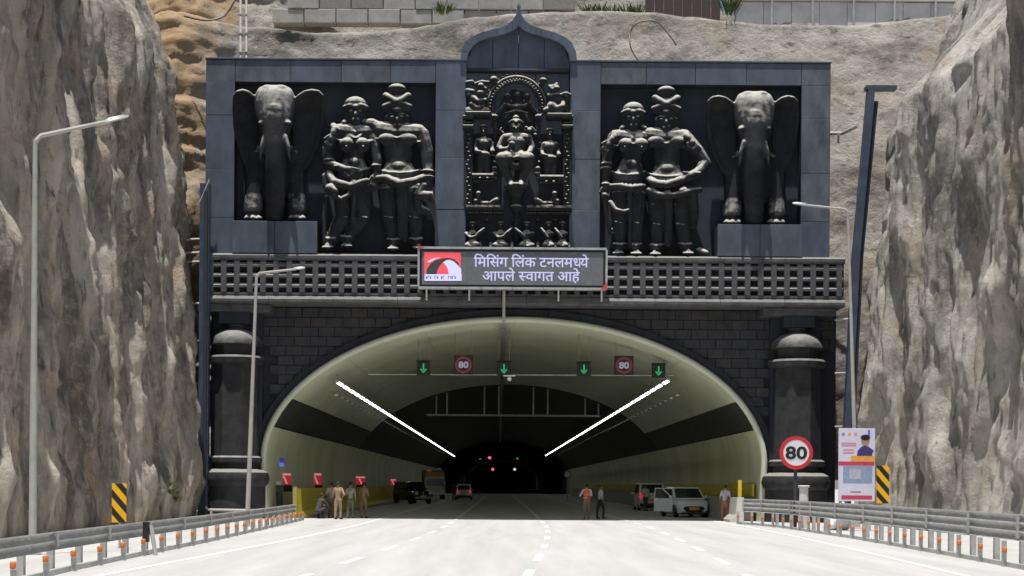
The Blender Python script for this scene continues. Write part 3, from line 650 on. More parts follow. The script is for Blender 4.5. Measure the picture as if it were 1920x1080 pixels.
def person_statue(name, label, f, female, J, cloth):
    o = thing(name, label, 'statue', f(J['foot'][0], J['foot'][1], 0.8), group='standing couple statues')
    B = Blob(); e = lambda x, y, d, rx, rd, rz: B.ell(f(x, y, d), (rx * RR, rd, rz * RR)); L = lambda *p: limb(B, f, p)
    hx, hy = J['head']; hw = J.get('hw', 58)
    e(hx, hy + 8, 1.0, hw * 0.9, 0.46, hw * 1.28); e(hx, hy + 52, 1.18, hw * 0.52, 0.3, 28)                       # skull, jaw
    e(hx, hy + 18, 1.5, 9, 0.12, 22); e(hx, hy + 46, 1.42, 17, 0.08, 7); e(hx, hy + 57, 1.4, 14, 0.08, 6)        # nose, lips
    for s in (-1, 1):
        e(hx + s * 23, hy, 1.38, 15, 0.1, 7); L((hx + s * 8, hy - 12, 1.42, 5), (hx + s * 36, hy - 16, 1.32, 5))
        e(hx + s * hw * 0.92, hy + 18, 0.95, 12, 0.16, 34); e(hx + s * hw * 1.02, hy + 66, 1.0, 20, 0.2, 22)
    if female:
        e(hx, hy - 36, 0.98, hw * 1.06, 0.52, 46); L((hx - hw, hy - 22, 1.1, 15), (hx - 30, hy - 32, 1.38, 15), (hx + 30, hy - 32, 1.38, 15), (hx + hw, hy - 22, 1.1, 15))
        e(hx, hy - 26, 1.48, 15, 0.12, 15)
    else:
        ty = hy - 82
        e(hx, hy - 48, 1.0, hw * 1.12, 0.55, 34); e(hx, ty, 1.0, hw * 1.0, 0.5, 40)
        for s in (-1, 1): L((hx - s * 60, ty - 32, 1.2, 22), (hx, ty, 1.5, 20), (hx + s * 66, ty + 26, 1.2, 20))
        L((hx - 66, hy - 44, 1.1, 13), (hx, hy - 40, 1.52, 13), (hx + 66, hy - 44, 1.1, 13))
        e(hx, ty - 70, 1.15, 50, 0.45, 30); e(hx, ty - 42, 1.1, 34, 0.36, 20)
    sh = J['sh']; nx = hx; ny = (sh[0][1] + sh[1][1]) / 2
    L((nx, hy + 60, 0.95, 34), (nx, ny - 8, 0.9, 40)); L((nx - 34, ny - 22, 1.2, 9), (nx, ny + 6, 1.42, 10), (nx + 34, ny - 22, 1.2, 9))
    r = 42 if female else 50
    L((sh[0][0], sh[0][1], 0.95, r), (nx, ny + 12, 1.0, r + 10), (sh[1][0], sh[1][1], 0.95, r))
    cx, cyy = J['chest']; wx, wy = J['waist']; px_, py_ = J['hip']; ww, hwid = J['ww'], J['hwid']
    sw = abs(sh[1][0] - sh[0][0]) / 2; fm = 1.0 if female else 1.12
    B.rings([(f(nx, ny - 34, .9), 30 * RR, .2), (f((nx + cx) / 2, ny - 18, .92), sw * .62 * RR, .34), (f(cx, ny + 14, .95), sw * .86 * RR, .44), (f(cx, cyy + 10, .98), sw * .8 * RR, .52), (f((cx + wx) / 2, (cyy + wy) / 2 + 6, .98), ww * 1.16 * RR, .48), (f(wx, wy, .98), ww * RR, .45), (f((wx + px_) / 2, (wy + py_) / 2, 1.0), (ww + hwid) * .5 * RR, .5), (f(px_, py_ - 8, 1.0), hwid * .98 * RR, .56), (f(px_, py_ + 55, 1.0), hwid * .9 * RR, .5)])
    e(wx, wy + 30, 1.2, ww * 0.72, 0.34, 42)
    if female:
        for s in (-1, 1): e(cx + s * 45, cyy + 28, 1.42, 39, 0.4, 38); e(cx + s * 46, cyy + 38, 1.8, 6, 0.06, 6)
    else:
        for s in (-1, 1): e(cx + s * 50, cyy - 6, 1.3, 60, 0.24, 34)
    for k, dy in enumerate((-34, -20, -6)):
        L((px_ - hwid * 1.0, py_ + dy - 14, 1.0, 9), (px_ - hwid * 0.5, py_ + dy, 1.5, 9), (px_, py_ + dy + 4, 1.62, 9), (px_ + hwid * 0.5, py_ + dy, 1.5, 9), (px_ + hwid * 1.0, py_ + dy - 14, 1.0, 9))
    for leg in J['legs']:
        (ax, ay), (bx, by), (fx, fy) = leg
        L((ax, ay, 0.98, 62 if female else 64), ((ax + bx) / 2, (ay + by) / 2, 1.08, 55), (bx, by, 1.08, 44), ((bx + fx) / 2, (by + fy) / 2 - 20, 0.95, 42), (fx, fy - 38, 0.9, 27), (fx, fy - 14, 0.95, 28))
        L((fx, fy - 10, 0.85, 24), (fx + (fx - px_) * 0.12, fy + 2, 1.2, 20))
        for k in range(5): L((fx + (k - 2) * 11 + (fx - px_) * 0.12, fy + 4, 1.24, 8), (fx + (k - 2) * 13 + (fx - px_) * 0.16, fy + 7, 1.42 - abs(k - 2) * 0.04, 7))
        for k in range(2): L((fx - 34, fy - 42 + 15 * k, 0.95, 10), (fx, fy - 36 + 15 * k, 1.28, 11), (fx + 34, fy - 42 + 15 * k, 0.95, 10))
    for arm in J['arms']:
        rs = arm.get('r', (36, 31, 28, 22, 18)); p = arm['p']
        L(*[(x, y, d, rs[min(i, 4)]) for i, (x, y, d) in enumerate(p)])
        if arm.get('hand', True):
            (x1, y1, d1), (x0, y0, d0) = p[-1], p[-2]; l = math.hypot(x1 - x0, y1 - y0) or 1; ux, uy = (x1 - x0) / l, (y1 - y0) / l
            e(x1 + ux * 12, y1 + uy * 12, d1 + 0.02, 22, 0.15, 22)
            for k in range(4):
                off = (k - 1.5) * 11; g = 44 + (6, 12, 10, 2)[k]
                L((x1 + ux * 22 - uy * off, y1 + uy * 22 + ux * off, d1 + .05, 7), (x1 + ux * (22 + g * .5) - uy * off * 1.15, y1 + uy * (22 + g * .5) + ux * off * 1.15, d1 + .1, 6.5), (x1 + ux * (20 + g) - uy * off * 1.15, y1 + uy * (20 + g) + ux * off * 1.15, d1 - .02, 5.5))
            L((x1 - uy * 20, y1 + ux * 20, d1 + .06, 8), (x1 + ux * 26 - uy * 34, y1 + uy * 26 + ux * 34, d1 + .1, 6.5))
        for (bx, by, bd, br) in arm.get('bang', []): e(bx, by, bd, br, br * RR * 1.1, 9)
    for c in cloth: L(*c)
    for k in range(15):                                             # beaded necklace, girdle pendants
        u = k / 14 * 2 - 1; e(nx + u * 52, ny + 34 - 46 * u * u, 1.5 - .35 * u * u, 6, .06, 6)
        if k % 2 == 0: L((px_ + u * hwid * .8, py_ + 8 - 8 * u * u, 1.62 - .45 * u * u, 6), (px_ + u * hwid * .8, py_ + 44 - 8 * u * u, 1.6 - .45 * u * u, 8))
    for (ax, ay), (bx, by), (fx, fy) in J['legs']:                  # folds of the waist cloth
        for k in (1, 4, 7):
            t = k / 8; cx_, cy_ = (ax + (bx - ax) * t, ay + 20 + (by - ay) * t) if t < .99 else (bx, by + 20); hw_ = 54 - 12 * t
            L((cx_ - hw_, cy_ - 12, 1.08, 4.5), (cx_ - hw_ * .5, cy_ + 6, 1.44 - .06 * t, 5), (cx_ + hw_ * .3, cy_ + 12, 1.48 - .06 * t, 5), (cx_ + hw_, cy_ + 2, 1.08, 4.5))
    for s in (-1, 1):                                               # armlets and shoulder locks
        L((sh[0 if s < 0 else 1][0] - 26, sh[0 if s < 0 else 1][1] + 44, 1.2, 7), (sh[0 if s < 0 else 1][0], sh[0 if s < 0 else 1][1] + 50, 1.36, 8), (sh[0 if s < 0 else 1][0] + 26, sh[0 if s < 0 else 1][1] + 46, 1.2, 7))
        for k in range(4): e(hx + s * (hw * .95 + 3 * k), hy + 82 + 14 * k, 1.05, 11, .12, 9)
    me = B.mesh(name, [M['statue']], 0.033, 2); ob = put('body', me, o); ob.location = -o.location
    return o
fL, fR = stat(420, 130), stat(1100, 130)
elephant(fL, 'elephant statue with spread ears in the niche beside the blue corner post')
fR_e = lambda x, y, d: fR((x - 280) + 918, (y - 118) * 0.985 + 152, d)
elephant(fR_e, 'elephant statue with spread ears in the niche beside the right lamp post arm', (252, 234))
person_statue('woman_statue', 'statue of a woman with a hand resting on her shoulder beside turbaned man and elephant', fL, True,
    dict(head=(720, 232), sh=((632, 340), (800, 345)), chest=(715, 385), waist=(712, 490), hip=(705, 590), ww=56, hwid=98, foot=(650, 985), hw=58,
         legs=[((660, 650), (655, 800), (585, 968)), ((752, 650), (765, 800), (675, 960))],
         arms=[dict(p=[(625, 345, .95), (565, 440, 1.1), (572, 520, 1.25), (640, 540, 1.5), (668, 548, 1.62)], bang=[(578, 500, 1.2, 36), (620, 535, 1.4, 30)]),
               dict(p=[(805, 350, .95), (828, 430, 1.1), (838, 505, 1.2), (836, 560, 1.25), (830, 590, 1.3)], bang=[(834, 530, 1.2, 32)]),
               dict(p=[(600, 312, 1.15), (608, 330, 1.35), (600, 345, 1.42), (598, 360, 1.45), (592, 372, 1.48)], r=(20, 20, 20, 18, 16))]),
    [[(575, 575, 1.2, 24), (600, 620, 1.5, 26), (690, 640, 1.65, 20), (780, 610, 1.5, 16)], [(580, 655, 1.7, 30), (600, 672, 1.75, 26)], [(600, 690, 1.6, 16), (640, 712, 1.7, 14), (680, 690, 1.65, 12), (690, 660, 1.6, 9)], [(560, 590, 1.1, 26), (560, 640, 1.2, 22)],
     [(710, 620, 1.6, 18), (712, 720, 1.55, 16), (706, 830, 1.45, 14)], [(560, 700, 1.0, 14), (548, 800, 1.0, 12), (552, 960, 1.0, 12)]])
person_statue('man_statue', 'statue of a turbaned man with arm hanging straight beside the woman with a shoulder hand', fL, False,
    dict(head=(947, 262), sh=((850, 335), (1062, 350)), chest=(950, 390), waist=(955, 510), hip=(960, 600), ww=72, hwid=116, foot=(970, 990), hw=60,
         legs=[((905, 670), (905, 800), (930, 975)), ((1030, 670), (1045, 800), (1050, 972))],
         arms=[dict(p=[(1080, 362, .95), (1108, 450, 1.05), (1112, 520, 1.15), (1118, 580, 1.3), (1120, 640, 1.4)], r=(46, 38, 32, 27, 22), bang=[(1112, 560, 1.3, 40), (1118, 590, 1.35, 36)]),
               dict(p=[(850, 335, .95), (810, 305, 1.0), (770, 300, .95), (720, 320, .6), (690, 330, .5)], r=(48, 36, 30, 26, 22), hand=False)]),
    [[(835, 600, 1.3, 20), (880, 595, 1.6, 20), (960, 628, 1.8, 24), (1040, 612, 1.75, 22), (1090, 590, 1.5, 18)], [(1090, 640, 1.5, 22), (1060, 690, 1.6, 26), (1125, 690, 1.6, 22), (1140, 720, 1.6, 16)], [(1055, 700, 1.6, 20), (1065, 760, 1.5, 26), (1110, 780, 1.4, 22), (1125, 810, 1.35, 18)],
     [(965, 640, 1.6, 26), (968, 760, 1.5, 24), (970, 900, 1.35, 22)], [(990, 650, 1.5, 18), (995, 800, 1.4, 16), (990, 930, 1.3, 16)]])
person_statue('woman_statue', 'statue of a woman with a straight bangled arm beside the man holding his hip', fR, True,
    dict(head=(255, 262), sh=((165, 372), (325, 378)), chest=(255, 388), waist=(243, 500), hip=(228, 610), ww=56, hwid=92, foot=(215, 1020), hw=56,
         legs=[((185, 690), (182, 830), (180, 1000)), ((270, 690), (268, 830), (265, 1002))],
         arms=[dict(p=[(150, 375, .95), (118, 460, 1.05), (108, 535, 1.1), (104, 600, 1.15), (104, 650, 1.2)], bang=[(110, 520, 1.1, 36), (106, 545, 1.1, 34), (104, 630, 1.2, 28)]),
               dict(p=[(150, 352, 1.2), (150, 372, 1.35), (140, 385, 1.4), (132, 395, 1.42), (126, 404, 1.44)], r=(20, 20, 20, 18, 16))]),
    [[(130, 640, 1.3, 14), (180, 640, 1.6, 18), (240, 650, 1.7, 18), (310, 640, 1.4, 16)], [(130, 730, 1.5, 15), (155, 770, 1.65, 15), (200, 780, 1.7, 12), (230, 770, 1.6, 9)], [(100, 690, 1.3, 16), (105, 780, 1.2, 14), (130, 900, 1.1, 12)], [(235, 660, 1.6, 16), (238, 800, 1.5, 14), (236, 960, 1.2, 12)]])
person_statue('man_statue', 'statue of a turbaned man with hand on hip and elbow out beside an elephant', fR, False,
    dict(head=(435, 275), sh=((350, 368), (530, 378)), chest=(440, 405), waist=(440, 525), hip=(440, 620), ww=68, hwid=106, foot=(460, 1022), hw=58,
         legs=[((390, 700), (390, 840), (385, 1005)), ((510, 700), (520, 840), (540, 1000))],
         arms=[dict(p=[(545, 392, .95), (605, 450, 1.05), (648, 515, 1.1), (610, 565, 1.45), (565, 585, 1.65)], r=(48, 38, 34, 28, 24), bang=[(600, 572, 1.5, 32)]),
               dict(p=[(545, 352, 1.2), (548, 368, 1.4), (556, 378, 1.46), (562, 386, 1.48), (568, 394, 1.5)], r=(20, 20, 20, 18, 16))]),
    [[(340, 605, 1.3, 20), (370, 625, 1.6, 22), (440, 632, 1.8, 22), (510, 610, 1.75, 22), (550, 590, 1.6, 18)], [(345, 665, 1.4, 20), (400, 690, 1.7, 20), (480, 690, 1.75, 18), (560, 670, 1.6, 18), (620, 660, 1.3, 16)], [(445, 690, 1.6, 26), (448, 800, 1.5, 24), (446, 950, 1.3, 22)], [(580, 690, 1.3, 30), (590, 780, 1.1, 26), (585, 860, 1.0, 20)], [(620, 1000, .9, 26), (650, 1010, 1.1, 22)]])

# central shrine relief
def shrine():
    o = thing('shrine_relief', 'carved shrine relief with seated crowned figure under a round arch', 'sculpture', (FX, 0.45, ZB))
    def g(cx, cy, d): return pt(870 + cx / 6, 130 + cy / 6, 0.45 - d)     # crop at 6x
    r6 = 1 / 6 / 40.0
    def part(name, fn, vox=0.035):
        B = Blob()
        def e(x, y, d, rx, rd, rz): B.ell(g(x, y, d), (rx * r6, rd, rz * r6))
        def L(*p): B.cap([g(x, y, d) for x, y, d, r in p], [r * r6 for x, y, d, r in p])
        fn(e, L); ob = put(name, B.mesh(name, [M['relief']], vox, 1), o); ob.location = -o.location; return ob
    def arch(rad, d, r):
        def fn(e, L): L(*[(590 + rad * math.cos(a), 425 - rad * 1.06 * math.sin(a), d, r) for a in np.linspace(-0.12, math.pi + 0.12, 26)])
        return fn
    part('arch_ring', arch(318, 0.45, 24)); part('arch_ring', arch(268, 0.5, 24))
    def back(e, L):
        e(590, 600, 0.0, 235, 0.12, 400); L((470, 400, .25, 22), (520, 415, .3, 22), (590, 420, .32, 24), (670, 415, .3, 22), (740, 390, .25, 22))
        L((460, 400, .2, 26), (400, 470, .2, 24), (370, 500, .2, 22)); L((740, 400, .2, 26), (790, 460, .2, 24), (820, 500, .2, 22))
        for x in (490, 710): e(x, 310, .2, 34, .2, 48); e(x, 370, .15, 40, .2, 40)
        L((600, 280, .2, 28), (600, 380, .22, 30)); L(*[(590 + 130 * math.cos(a), 620 - 150 * math.sin(a), .1, 16) for a in np.linspace(-.3, math.pi + .3, 16)])
    part('arch_back', back)
    def seated(e, L):
        e(585, 650, .62, 62, .34, 78); e(585, 590, .6, 74, .34, 26); L((510, 600, .6, 14), (585, 590, .95, 14), (660, 600, .6, 14)); e(585, 550, .6, 40, .26, 26); e(585, 530, .6, 22, .16, 16)
        e(585, 668, .97, 10, .08, 20); e(585, 692, .92, 20, .06, 7); e(562, 648, .92, 15, .06, 7); e(608, 648, .92, 15, .06, 7)
        for s in (-1, 1): e(585 + s * 62, 660, .55, 10, .12, 34)
        L((585, 715, .55, 36), (585, 745, .55, 44)); L((465, 775, .55, 52), (585, 770, .6, 62), (720, 775, .55, 52)); e(585, 830, .58, 120, .4, 90); L((585, 860, .58, 96), (585, 940, .6, 92)); e(585, 985, .6, 150, .42, 60)
        L((445, 785, .55, 44), (395, 880, .65, 36), (420, 905, .85, 32), (500, 895, 1.05, 28), (535, 850, 1.1, 28)); e(540, 840, 1.12, 34, .16, 34)
        L((735, 790, .55, 42), (765, 880, .65, 36), (735, 940, .9, 32), (640, 985, 1.05, 28), (560, 1000, 1.08, 26))
        L((545, 975, .75, 60), (430, 1010, 1.25, 80)); L((625, 975, .75, 60), (722, 1010, 1.25, 80))
        L((430, 1020, 1.2, 76), (470, 1130, 1.0, 58), (520, 1270, .9, 36), (525, 1290, 1.15, 30)); L((722, 1020, 1.2, 76), (690, 1130, 1.0, 58), (645, 1270, .9, 36), (645, 1290, 1.15, 30))
        for x in (525, 645): L((x, 1285, 1.0, 26), (x, 1300, 1.5, 20))
        L((470, 1060, 1.0, 40), (590, 1100, .8, 44), (700, 1060, 1.0, 40))
    part('seated_figure', seated)
    part('lotus_stool', lambda e, L: (e(590, 1320, .6, 150, .75, 34), L((590, 1350, .4, 100), (590, 1370, .4, 80)), L((590, 1370, .35, 60), (590, 1560, .35, 62)), L((590, 1560, .3, 34), (590, 2010, .3, 32)), e(590, 1555, .4, 80, .4, 22)))
    def attendant(x, y0, hx):
        def fn(e, L):
            e(hx, y0, .5, 40, .26, 56); e(hx, y0 - 40, .48, 46, .28, 30); e(hx, y0 + 12, .78, 8, .06, 14)
            L((hx, y0 + 50, .45, 24), (x, y0 + 90, .45, 36)); L((x - 62, y0 + 115, .45, 32), (x + 62, y0 + 115, .45, 32)); e(x, y0 + 150, .5, 66, .3, 70); L((x, y0 + 170, .5, 52), (x, y0 + 240, .5, 50)); e(x, y0 + 275, .5, 74, .34, 46)
            L((x - 70, y0 + 120, .45, 28), (x - 92, y0 + 195, .5, 24), (x - 80, y0 + 232, .7, 22), (x - 40, y0 + 238, .85, 18)); L((x + 70, y0 + 120, .45, 28), (x + 92, y0 + 195, .5, 24), (x + 96, y0 + 235, .7, 22), (x + 110, y0 + 228, .8, 20))
            for s in (-1, 1): L((x + s * 34, y0 + 290, .5, 48), (x + s * 36, y0 + 400, .5, 38), (x + s * 38, y0 + 525, .45, 24)); L((x + s * 38, y0 + 522, .5, 20), (x + s * 42, y0 + 535, .95, 17))
        return fn
    part('attendant_figure', attendant(222, 690, 218)); part('attendant_figure', attendant(968, 730, 965))
    for x0, x1, y in ((95, 330, 1228), (850, 1110, 1246)):
        a, b = g(x0, y - 14, 0), g(x1, y + 16, 0)
        MB().loft([[(a.x + k, .5, a.z), (a.x + k, -.5, a.z), (a.x + k, -.54, b.z + .04), (a.x + k, -.3, b.z - .08), (a.x + k, .5, b.z - .1)] for k in (0, b.x - a.x)]).build('bracket_shelf', M['relief'], o, loc=-o.location)
    for x0, x1, y in ((28, 440, 1570), (700, 1205, 1575)):
        a, b = g(x0, y, 0), g(x1, y + 45, 0)
        MB().loft([[(a.x + k, .5, a.z), (a.x + k, -.6, a.z), (a.x + k, -.62, a.z - .1), (a.x + k, -.35, b.z), (a.x + k, .5, b.z - .1)] for k in (0, b.x - a.x)]).build('ledge', M['relief'], o, loc=-o.location)
    for x0, x1 in ((5, 95), (1110, 1205)):
        a, b = g(x0, 620, 0), g(x1, 1565, 0)
        MB().rect(a.x, b.x, b.z + 0.01, a.z, -.13, .62, .04).build('pilaster', M['relief'], o, loc=-o.location)
        for k, y in enumerate((585, 690)):
            c = g((x0 + x1) / 2, y, 0); MB().rect(c.x - .26, c.x + .26, c.z - .07, c.z + .09, -.4, .88, .03).build('pilaster_cap', M['relief'], o, loc=-o.location)
    for x0, x1, y in ((20, 300, 520), (930, 1205, 540)):
        a, b = g(x0, y, 0), g(x1, y + 45, 0); MB().rect(a.x, b.x, b.z, a.z, -.45, .93, .04).build('entablature', M['relief'], o, loc=-o.location)
    def flyer(pts, sp):
        def fn(e, L):
            for x, y, d, rx, ry in sp: e(x, y, d, rx, .26, ry)
            for p in pts: L(*p)
        return fn
    part('flying_figure', flyer([[(35, 150, .5, 26), (90, 140, .55, 24), (105, 180, .5, 20)], [(140, 165, .5, 26), (200, 145, .6, 26), (270, 150, .5, 22)], [(150, 200, .5, 20), (240, 220, .6, 24)], [(40, 245, .5, 34), (95, 250, .55, 30)], [(100, 330, .5, 44), (160, 365, .65, 34), (240, 345, .6, 24)], [(90, 400, .5, 40), (150, 440, .6, 36), (200, 420, .5, 26)], [(60, 480, .4, 60), (180, 490, .4, 60), (250, 470, .4, 50)]], [(335, 120, .5, 46, 44), (190, 190, .6, 36, 32), (185, 270, .6, 44, 34), (60, 300, .4, 50, 60), (345, 170, .35, 36, 40)]))
    part('flying_figure', flyer([[(975, 200, .5, 26), (1025, 190, .6, 26), (1045, 165, .6, 20)], [(1000, 230, .6, 30), (960, 190, .5, 20)], [(1005, 300, .5, 28), (1060, 285, .6, 24)], [(1100, 290, .5, 26), (1150, 275, .6, 26), (1190, 290, .5, 22)], [(1010, 400, .5, 34), (1040, 440, .6, 34), (1110, 420, .6, 34), (1120, 370, .5, 26)], [(930, 460, .5, 38), (910, 470, .5, 36)], [(960, 300, .4, 36), (990, 360, .4, 34)], [(1150, 350, .35, 50), (1160, 450, .35, 50)]], [(890, 130, .5, 44, 36), (1040, 220, .55, 40, 36), (1150, 320, .45, 36, 40), (985, 430, .4, 60, 70), (860, 180, .35, 30, 40)]))
    def ground(e, L):
        for k in range(27):
            a = math.pi * k / 26; e(590 + 293 * math.cos(a), 425 - 311 * math.sin(a), .6, 13, .1, 13)
        for k in range(21): a = math.pi * (k + .5) / 21; x, y = 590 + 352 * math.cos(a), 425 - 372 * math.sin(a); L((x, y, .3, 12), (x + 18 * math.cos(a + .5), y - 18 * math.sin(a + .5), .4, 7))
        for x0, x1, y, d in ((40, 430, 1618, .62), (710, 1195, 1622, .62), (110, 320, 1262, .6), (862, 1100, 1280, .6)):
            n_ = int((x1 - x0) / 30)
            for k in range(n_ + 1): e(x0 + (x1 - x0) * k / n_, y, d, 11, .12, 17)
        for x in (50, 1158):
            for k in range(17): e(x + 16 * math.sin(k * 1.6), 740 + k * 48, .62, 15, .1, 15)
        for x, s in ((345, -1), (835, 1)):
            L((x, 560, .3, 30), (x + s * 10, 640, .3, 26), (x - s * 14, 700, .3, 22), (x + s * 8, 770, .3, 18)); e(x, 540, .45, 40, .3, 34); L((x + s * 20, 520, .5, 20), (x + s * 55, 500, .5, 14))
            for k in range(4): e(x + s * (20 - 12 * (k % 2)), 840 + 70 * k, .25, 22, .16, 26)
        for k in range(9): e(470 + 30 * k, 470 + 6 * abs(k - 4), .3, 12, .1, 16)
        L((690, 690, .6, 18), (760, 660, .7, 20), (800, 700, .6, 18)); e(740, 690, .7, 26, .2, 24); e(800, 740, .6, 24, .2, 20); e(700, 660, .55, 22, .2, 18); L((440, 720, .5, 16), (410, 690, .5, 14), (420, 660, .5, 12))
        for x in (340, 830): e(x, 1120, .5, 30, .2, 30); e(x, 1180, .45, 36, .22, 30); e(x + 10, 1235, .4, 30, .2, 20)
        for x in (180, 300, 540, 640, 830, 1030, 1180): e(x, 2000, .7, 20, .2, 14); L((x, 1960, .4, 20), (x, 2005, .5, 24))
        for x in (255, 560, 620, 830, 1028): L((x, 1700, .2, 16), (x + 8, 1790, .25, 14), (x - 6, 1880, .2, 12))
    part('carved_ornament', ground, 0.03)['kind'] = 'stuff'
    # couchant animals on the ledges
    for s, x, y in ((1, 250, 1500), (-1, 930, 1500)):
        def fn(e, L, s=s, x=x):
            e(x, 1515, .55, 110, .3, 34); L((x - s * 70, 1500, .6, 34), (x - s * 90, 1430, .75, 28)); e(x - s * 88, 1400, .8, 30, .24, 30); L((x + s * 70, 1500, .7, 34), (x + s * 120, 1475, .85, 36)); L((x - s * 110, 1530, .7, 26), (x - s * 120, 1480, .85, 24))
            L((x - s * 60, 1540, .9, 18), (x + s * 60, 1545, .95, 18))
        part('couchant_animal', fn)
    # kneeling figures under the ledges
    for x, fl in ((95, 1), (410, 1), (705, -1), (950, -1), (1105, -1)):
        def fn(e, L, x=x, fl=fl):
            w = 1.0 if x < 900 else 0.62
            e(x, 1760, .5, 42, .26, 44); e(x, 1735, .5, 40, .26, 22); e(x, 1765, .76, 8, .06, 12)
            L((x, 1800, .5, 24), (x, 1850, .5, 46), (x, 1930, .5, 52)); L((x - 70 * w, 1850, .6, 26), (x, 1868, .6, 30), (x + 70 * w, 1850, .6, 26))
            L((x - 70 * w, 1850, .6, 24), (x - 20 * w, 1895, .9, 20), (x + fl * 40 * w, 1880, 1.0, 18), (x + fl * 75 * w, 1835, 1.0, 18), (x + fl * 130 * w, 1790, .9, 14))
            L((x, 1960, .55, 52), (x - 60 * w, 1985, .8, 36), (x - 10, 2005, .8, 28)); L((x, 1960, .55, 50), (x + 60 * w, 1985, .8, 36), (x + 10, 2008, .8, 28))
            e(x, 2000, .55, 90 * w, .4, 24)
        part('kneeling_figure', fn)
    MB().rect(-2.4, 2.4, 0.005, 0.12, -0.95, 1.0).build('foot_slab', M['relief'], o)
    return o
shrine()

# ================================================================== ROADSIDE
def sweep(path, prof, side):
    """prof: (offset towards the road, height) swept along ground points"""
    P = [Vector(p) for p in path]; secs = []
    for k, p in enumerate(P):
        d = (P[min(k + 1, len(P) - 1)] - P[max(k - 1, 0)]); d.z = 0; d.normalize(); nrm = Vector((-d.y, d.x, 0)) * side
        secs.append([p + nrm * a + Vector((0, 0, z)) for a, z in prof])
    return secs
def wprof(z0, z1, waves, t=0.012):
    n = waves * 8; o = []
    for i in range(n + 1):
        u = i / n; o.append((0.06 + 0.045 * math.cos(2 * math.pi * waves * u), z0 + (z1 - z0) * u))
    return o + [(a - t, z) for a, z in o[::-1]]
def along(path, s):
    P = [Vector(p) for p in path]; acc = 0
    for a, b in zip(P, P[1:]):
        l = (b - a).length
        if acc + l >= s: return a + (b - a) * ((s - acc) / l)
        acc += l
    return P[-1]
def plen(path): return sum((Vector(b) - Vector(a)).length for a, b in zip(path, path[1:]))
def guard_rail(label, path, side, z0, z1, waves, posth):
    o = thing('guard_rail', label, 'guard rail', path[0], group='roadside guard rails'); O = -Vector(path[0]); L = plen(path); s = 0
    while s < L - 0.2:
        e_ = min(s + 4.0, L); pts = [along(path, s + (e_ - s) * k / 4) for k in range(5)]
        MB().loft(sweep(pts, wprof(z0, z1, waves), side)).build('beam', M['galv'], o, smooth=True, loc=O)
        b = along(path, e_ - 0.02); q = sweep([along(path, e_ - 0.16), b], [(0.12, z0 + 0.05), (0.12, z1 - 0.05), (0.1, z1 - 0.05), (0.1, z0 + 0.05)], side)
        MB().loft(q).build('splice_plate', M['galv'], o, loc=O); s = e_
    s = 0.3
    while s < L:
        p = along(path, s); d = (along(path, min(s + .5, L)) - along(path, max(0, s - .5))); nx, ny = (-d.y * side, d.x * side); l = math.hypot(nx, ny); nx /= l; ny /= l
        c = p - Vector((nx, ny, 0)) * 0.12
        MB().box(c.x - 0.06, c.x + 0.06, c.y - 0.07, c.y + 0.07, 0, posth).build('post', M['galv'], o, loc=O)
        c2 = p - Vector((nx, ny, 0)) * 0.02; MB().box(c2.x - 0.05, c2.x + 0.05, c2.y - 0.08, c2.y + 0.08, z0 + 0.05, z1 - 0.05).build('spacer', M['galv'], o, loc=O)
        s += 2.0
    return o
lp = [(-7.6, -62, 0), (-8.0, -50, 0), (-8.35, -42, 0), (-8.45, -35, 0), (-8.5, -28, 0), (-8.75, -17, 0), (-9.15, -3, 0)]
guard_rail('silver two-wave guard rail on the left verge with a slanted end brace', lp, -1, 0.40, 0.74, 2, 0.7)
rp = [(9.9, -62, 0), (10.7, -48, 0), (11.4, -34, 0), (11.8, -22, 0), (11.75, -10, 0), (11.3, -6, 0), (10.85, -4.2, 0)]
guard_rail('tall silver three-wave guard rail on the right verge below the speed sign', rp, 1, 0.55, 1.12, 3, 1.0)
# low base rail that the marker posts stand on
for nm, path, s, lab in (('kerb_rail', lp, 1, 'low grey kerb rail under the left guard rail'), ('kerb_rail', rp, -1, 'low grey kerb rail under the right guard rail')):
    pts = [Vector(p) + Vector((s * 0.32, 0, 0)) for p in path]
    tag(MB().loft(sweep(pts, [(-0.05, 0.0), (-0.05, 0.1), (0.05, 0.1), (0.05, 0.0)], 1)).build(nm, M['galv']), lab, 'kerb')
br = thing('rail_brace', 'dark slanted steel brace at the left guard rail joint', 'brace')
MB().tube([gnd(292, 1041) + Vector((0, 0, 0)), gnd(292, 1041) + Vector((-0.14, 0.1, 0.68))], 0.05, 6).build('strut', M['galv'], br)
q = gnd(292, 1041); MB().box(q.x - 0.3, q.x - 0.17, q.y - 0.02, q.y + 0.12, 0.3, 0.76).build('bracket', M['black'], br)
def marker(label, grp, orange_z, h):
    o = thing('marker_post', label, 'marker post', group=grp)
    MB().loft([[(-0.05, -0.025, z), (0.05, -0.025, z), (0.05, 0.025, z), (-0.05, 0.025, z)] for z in (0, h)]).build('stem', M['galv'], o)
    MB().lathe([(0.045, 0), (0.052, 0.02), (0.054, 0.1), (0.04, 0.12), (0.02, 0.125)], (0, -0.035, orange_z), 10).build('reflector', M['orange'], o, smooth=True)
    return o
mk = marker('short steel marker post with orange reflector in front of the left guard rail', 'left marker posts', 0.27, 0.26)
ml = [(-8.3, -45, 0)] + [Vector(p) + Vector((0.42, 0, 0)) for p in lp[2:]]; s = 0; first = True
path = [Vector(p) for p in lp]; path = [p + Vector((0.42, 0, 0)) for p in path]; L = plen(path); s = L - 0.4; k = 0
while s > 2:
    p = along(path, s); (setattr(mk, 'location', p) if k == 0 else copy_tree(mk, p)); s -= 1.55 + 0.02 * k; k += 1
mk2 = marker('tall steel marker post with orange band in front of the right guard rail', 'right marker posts', 0.3, 0.56)
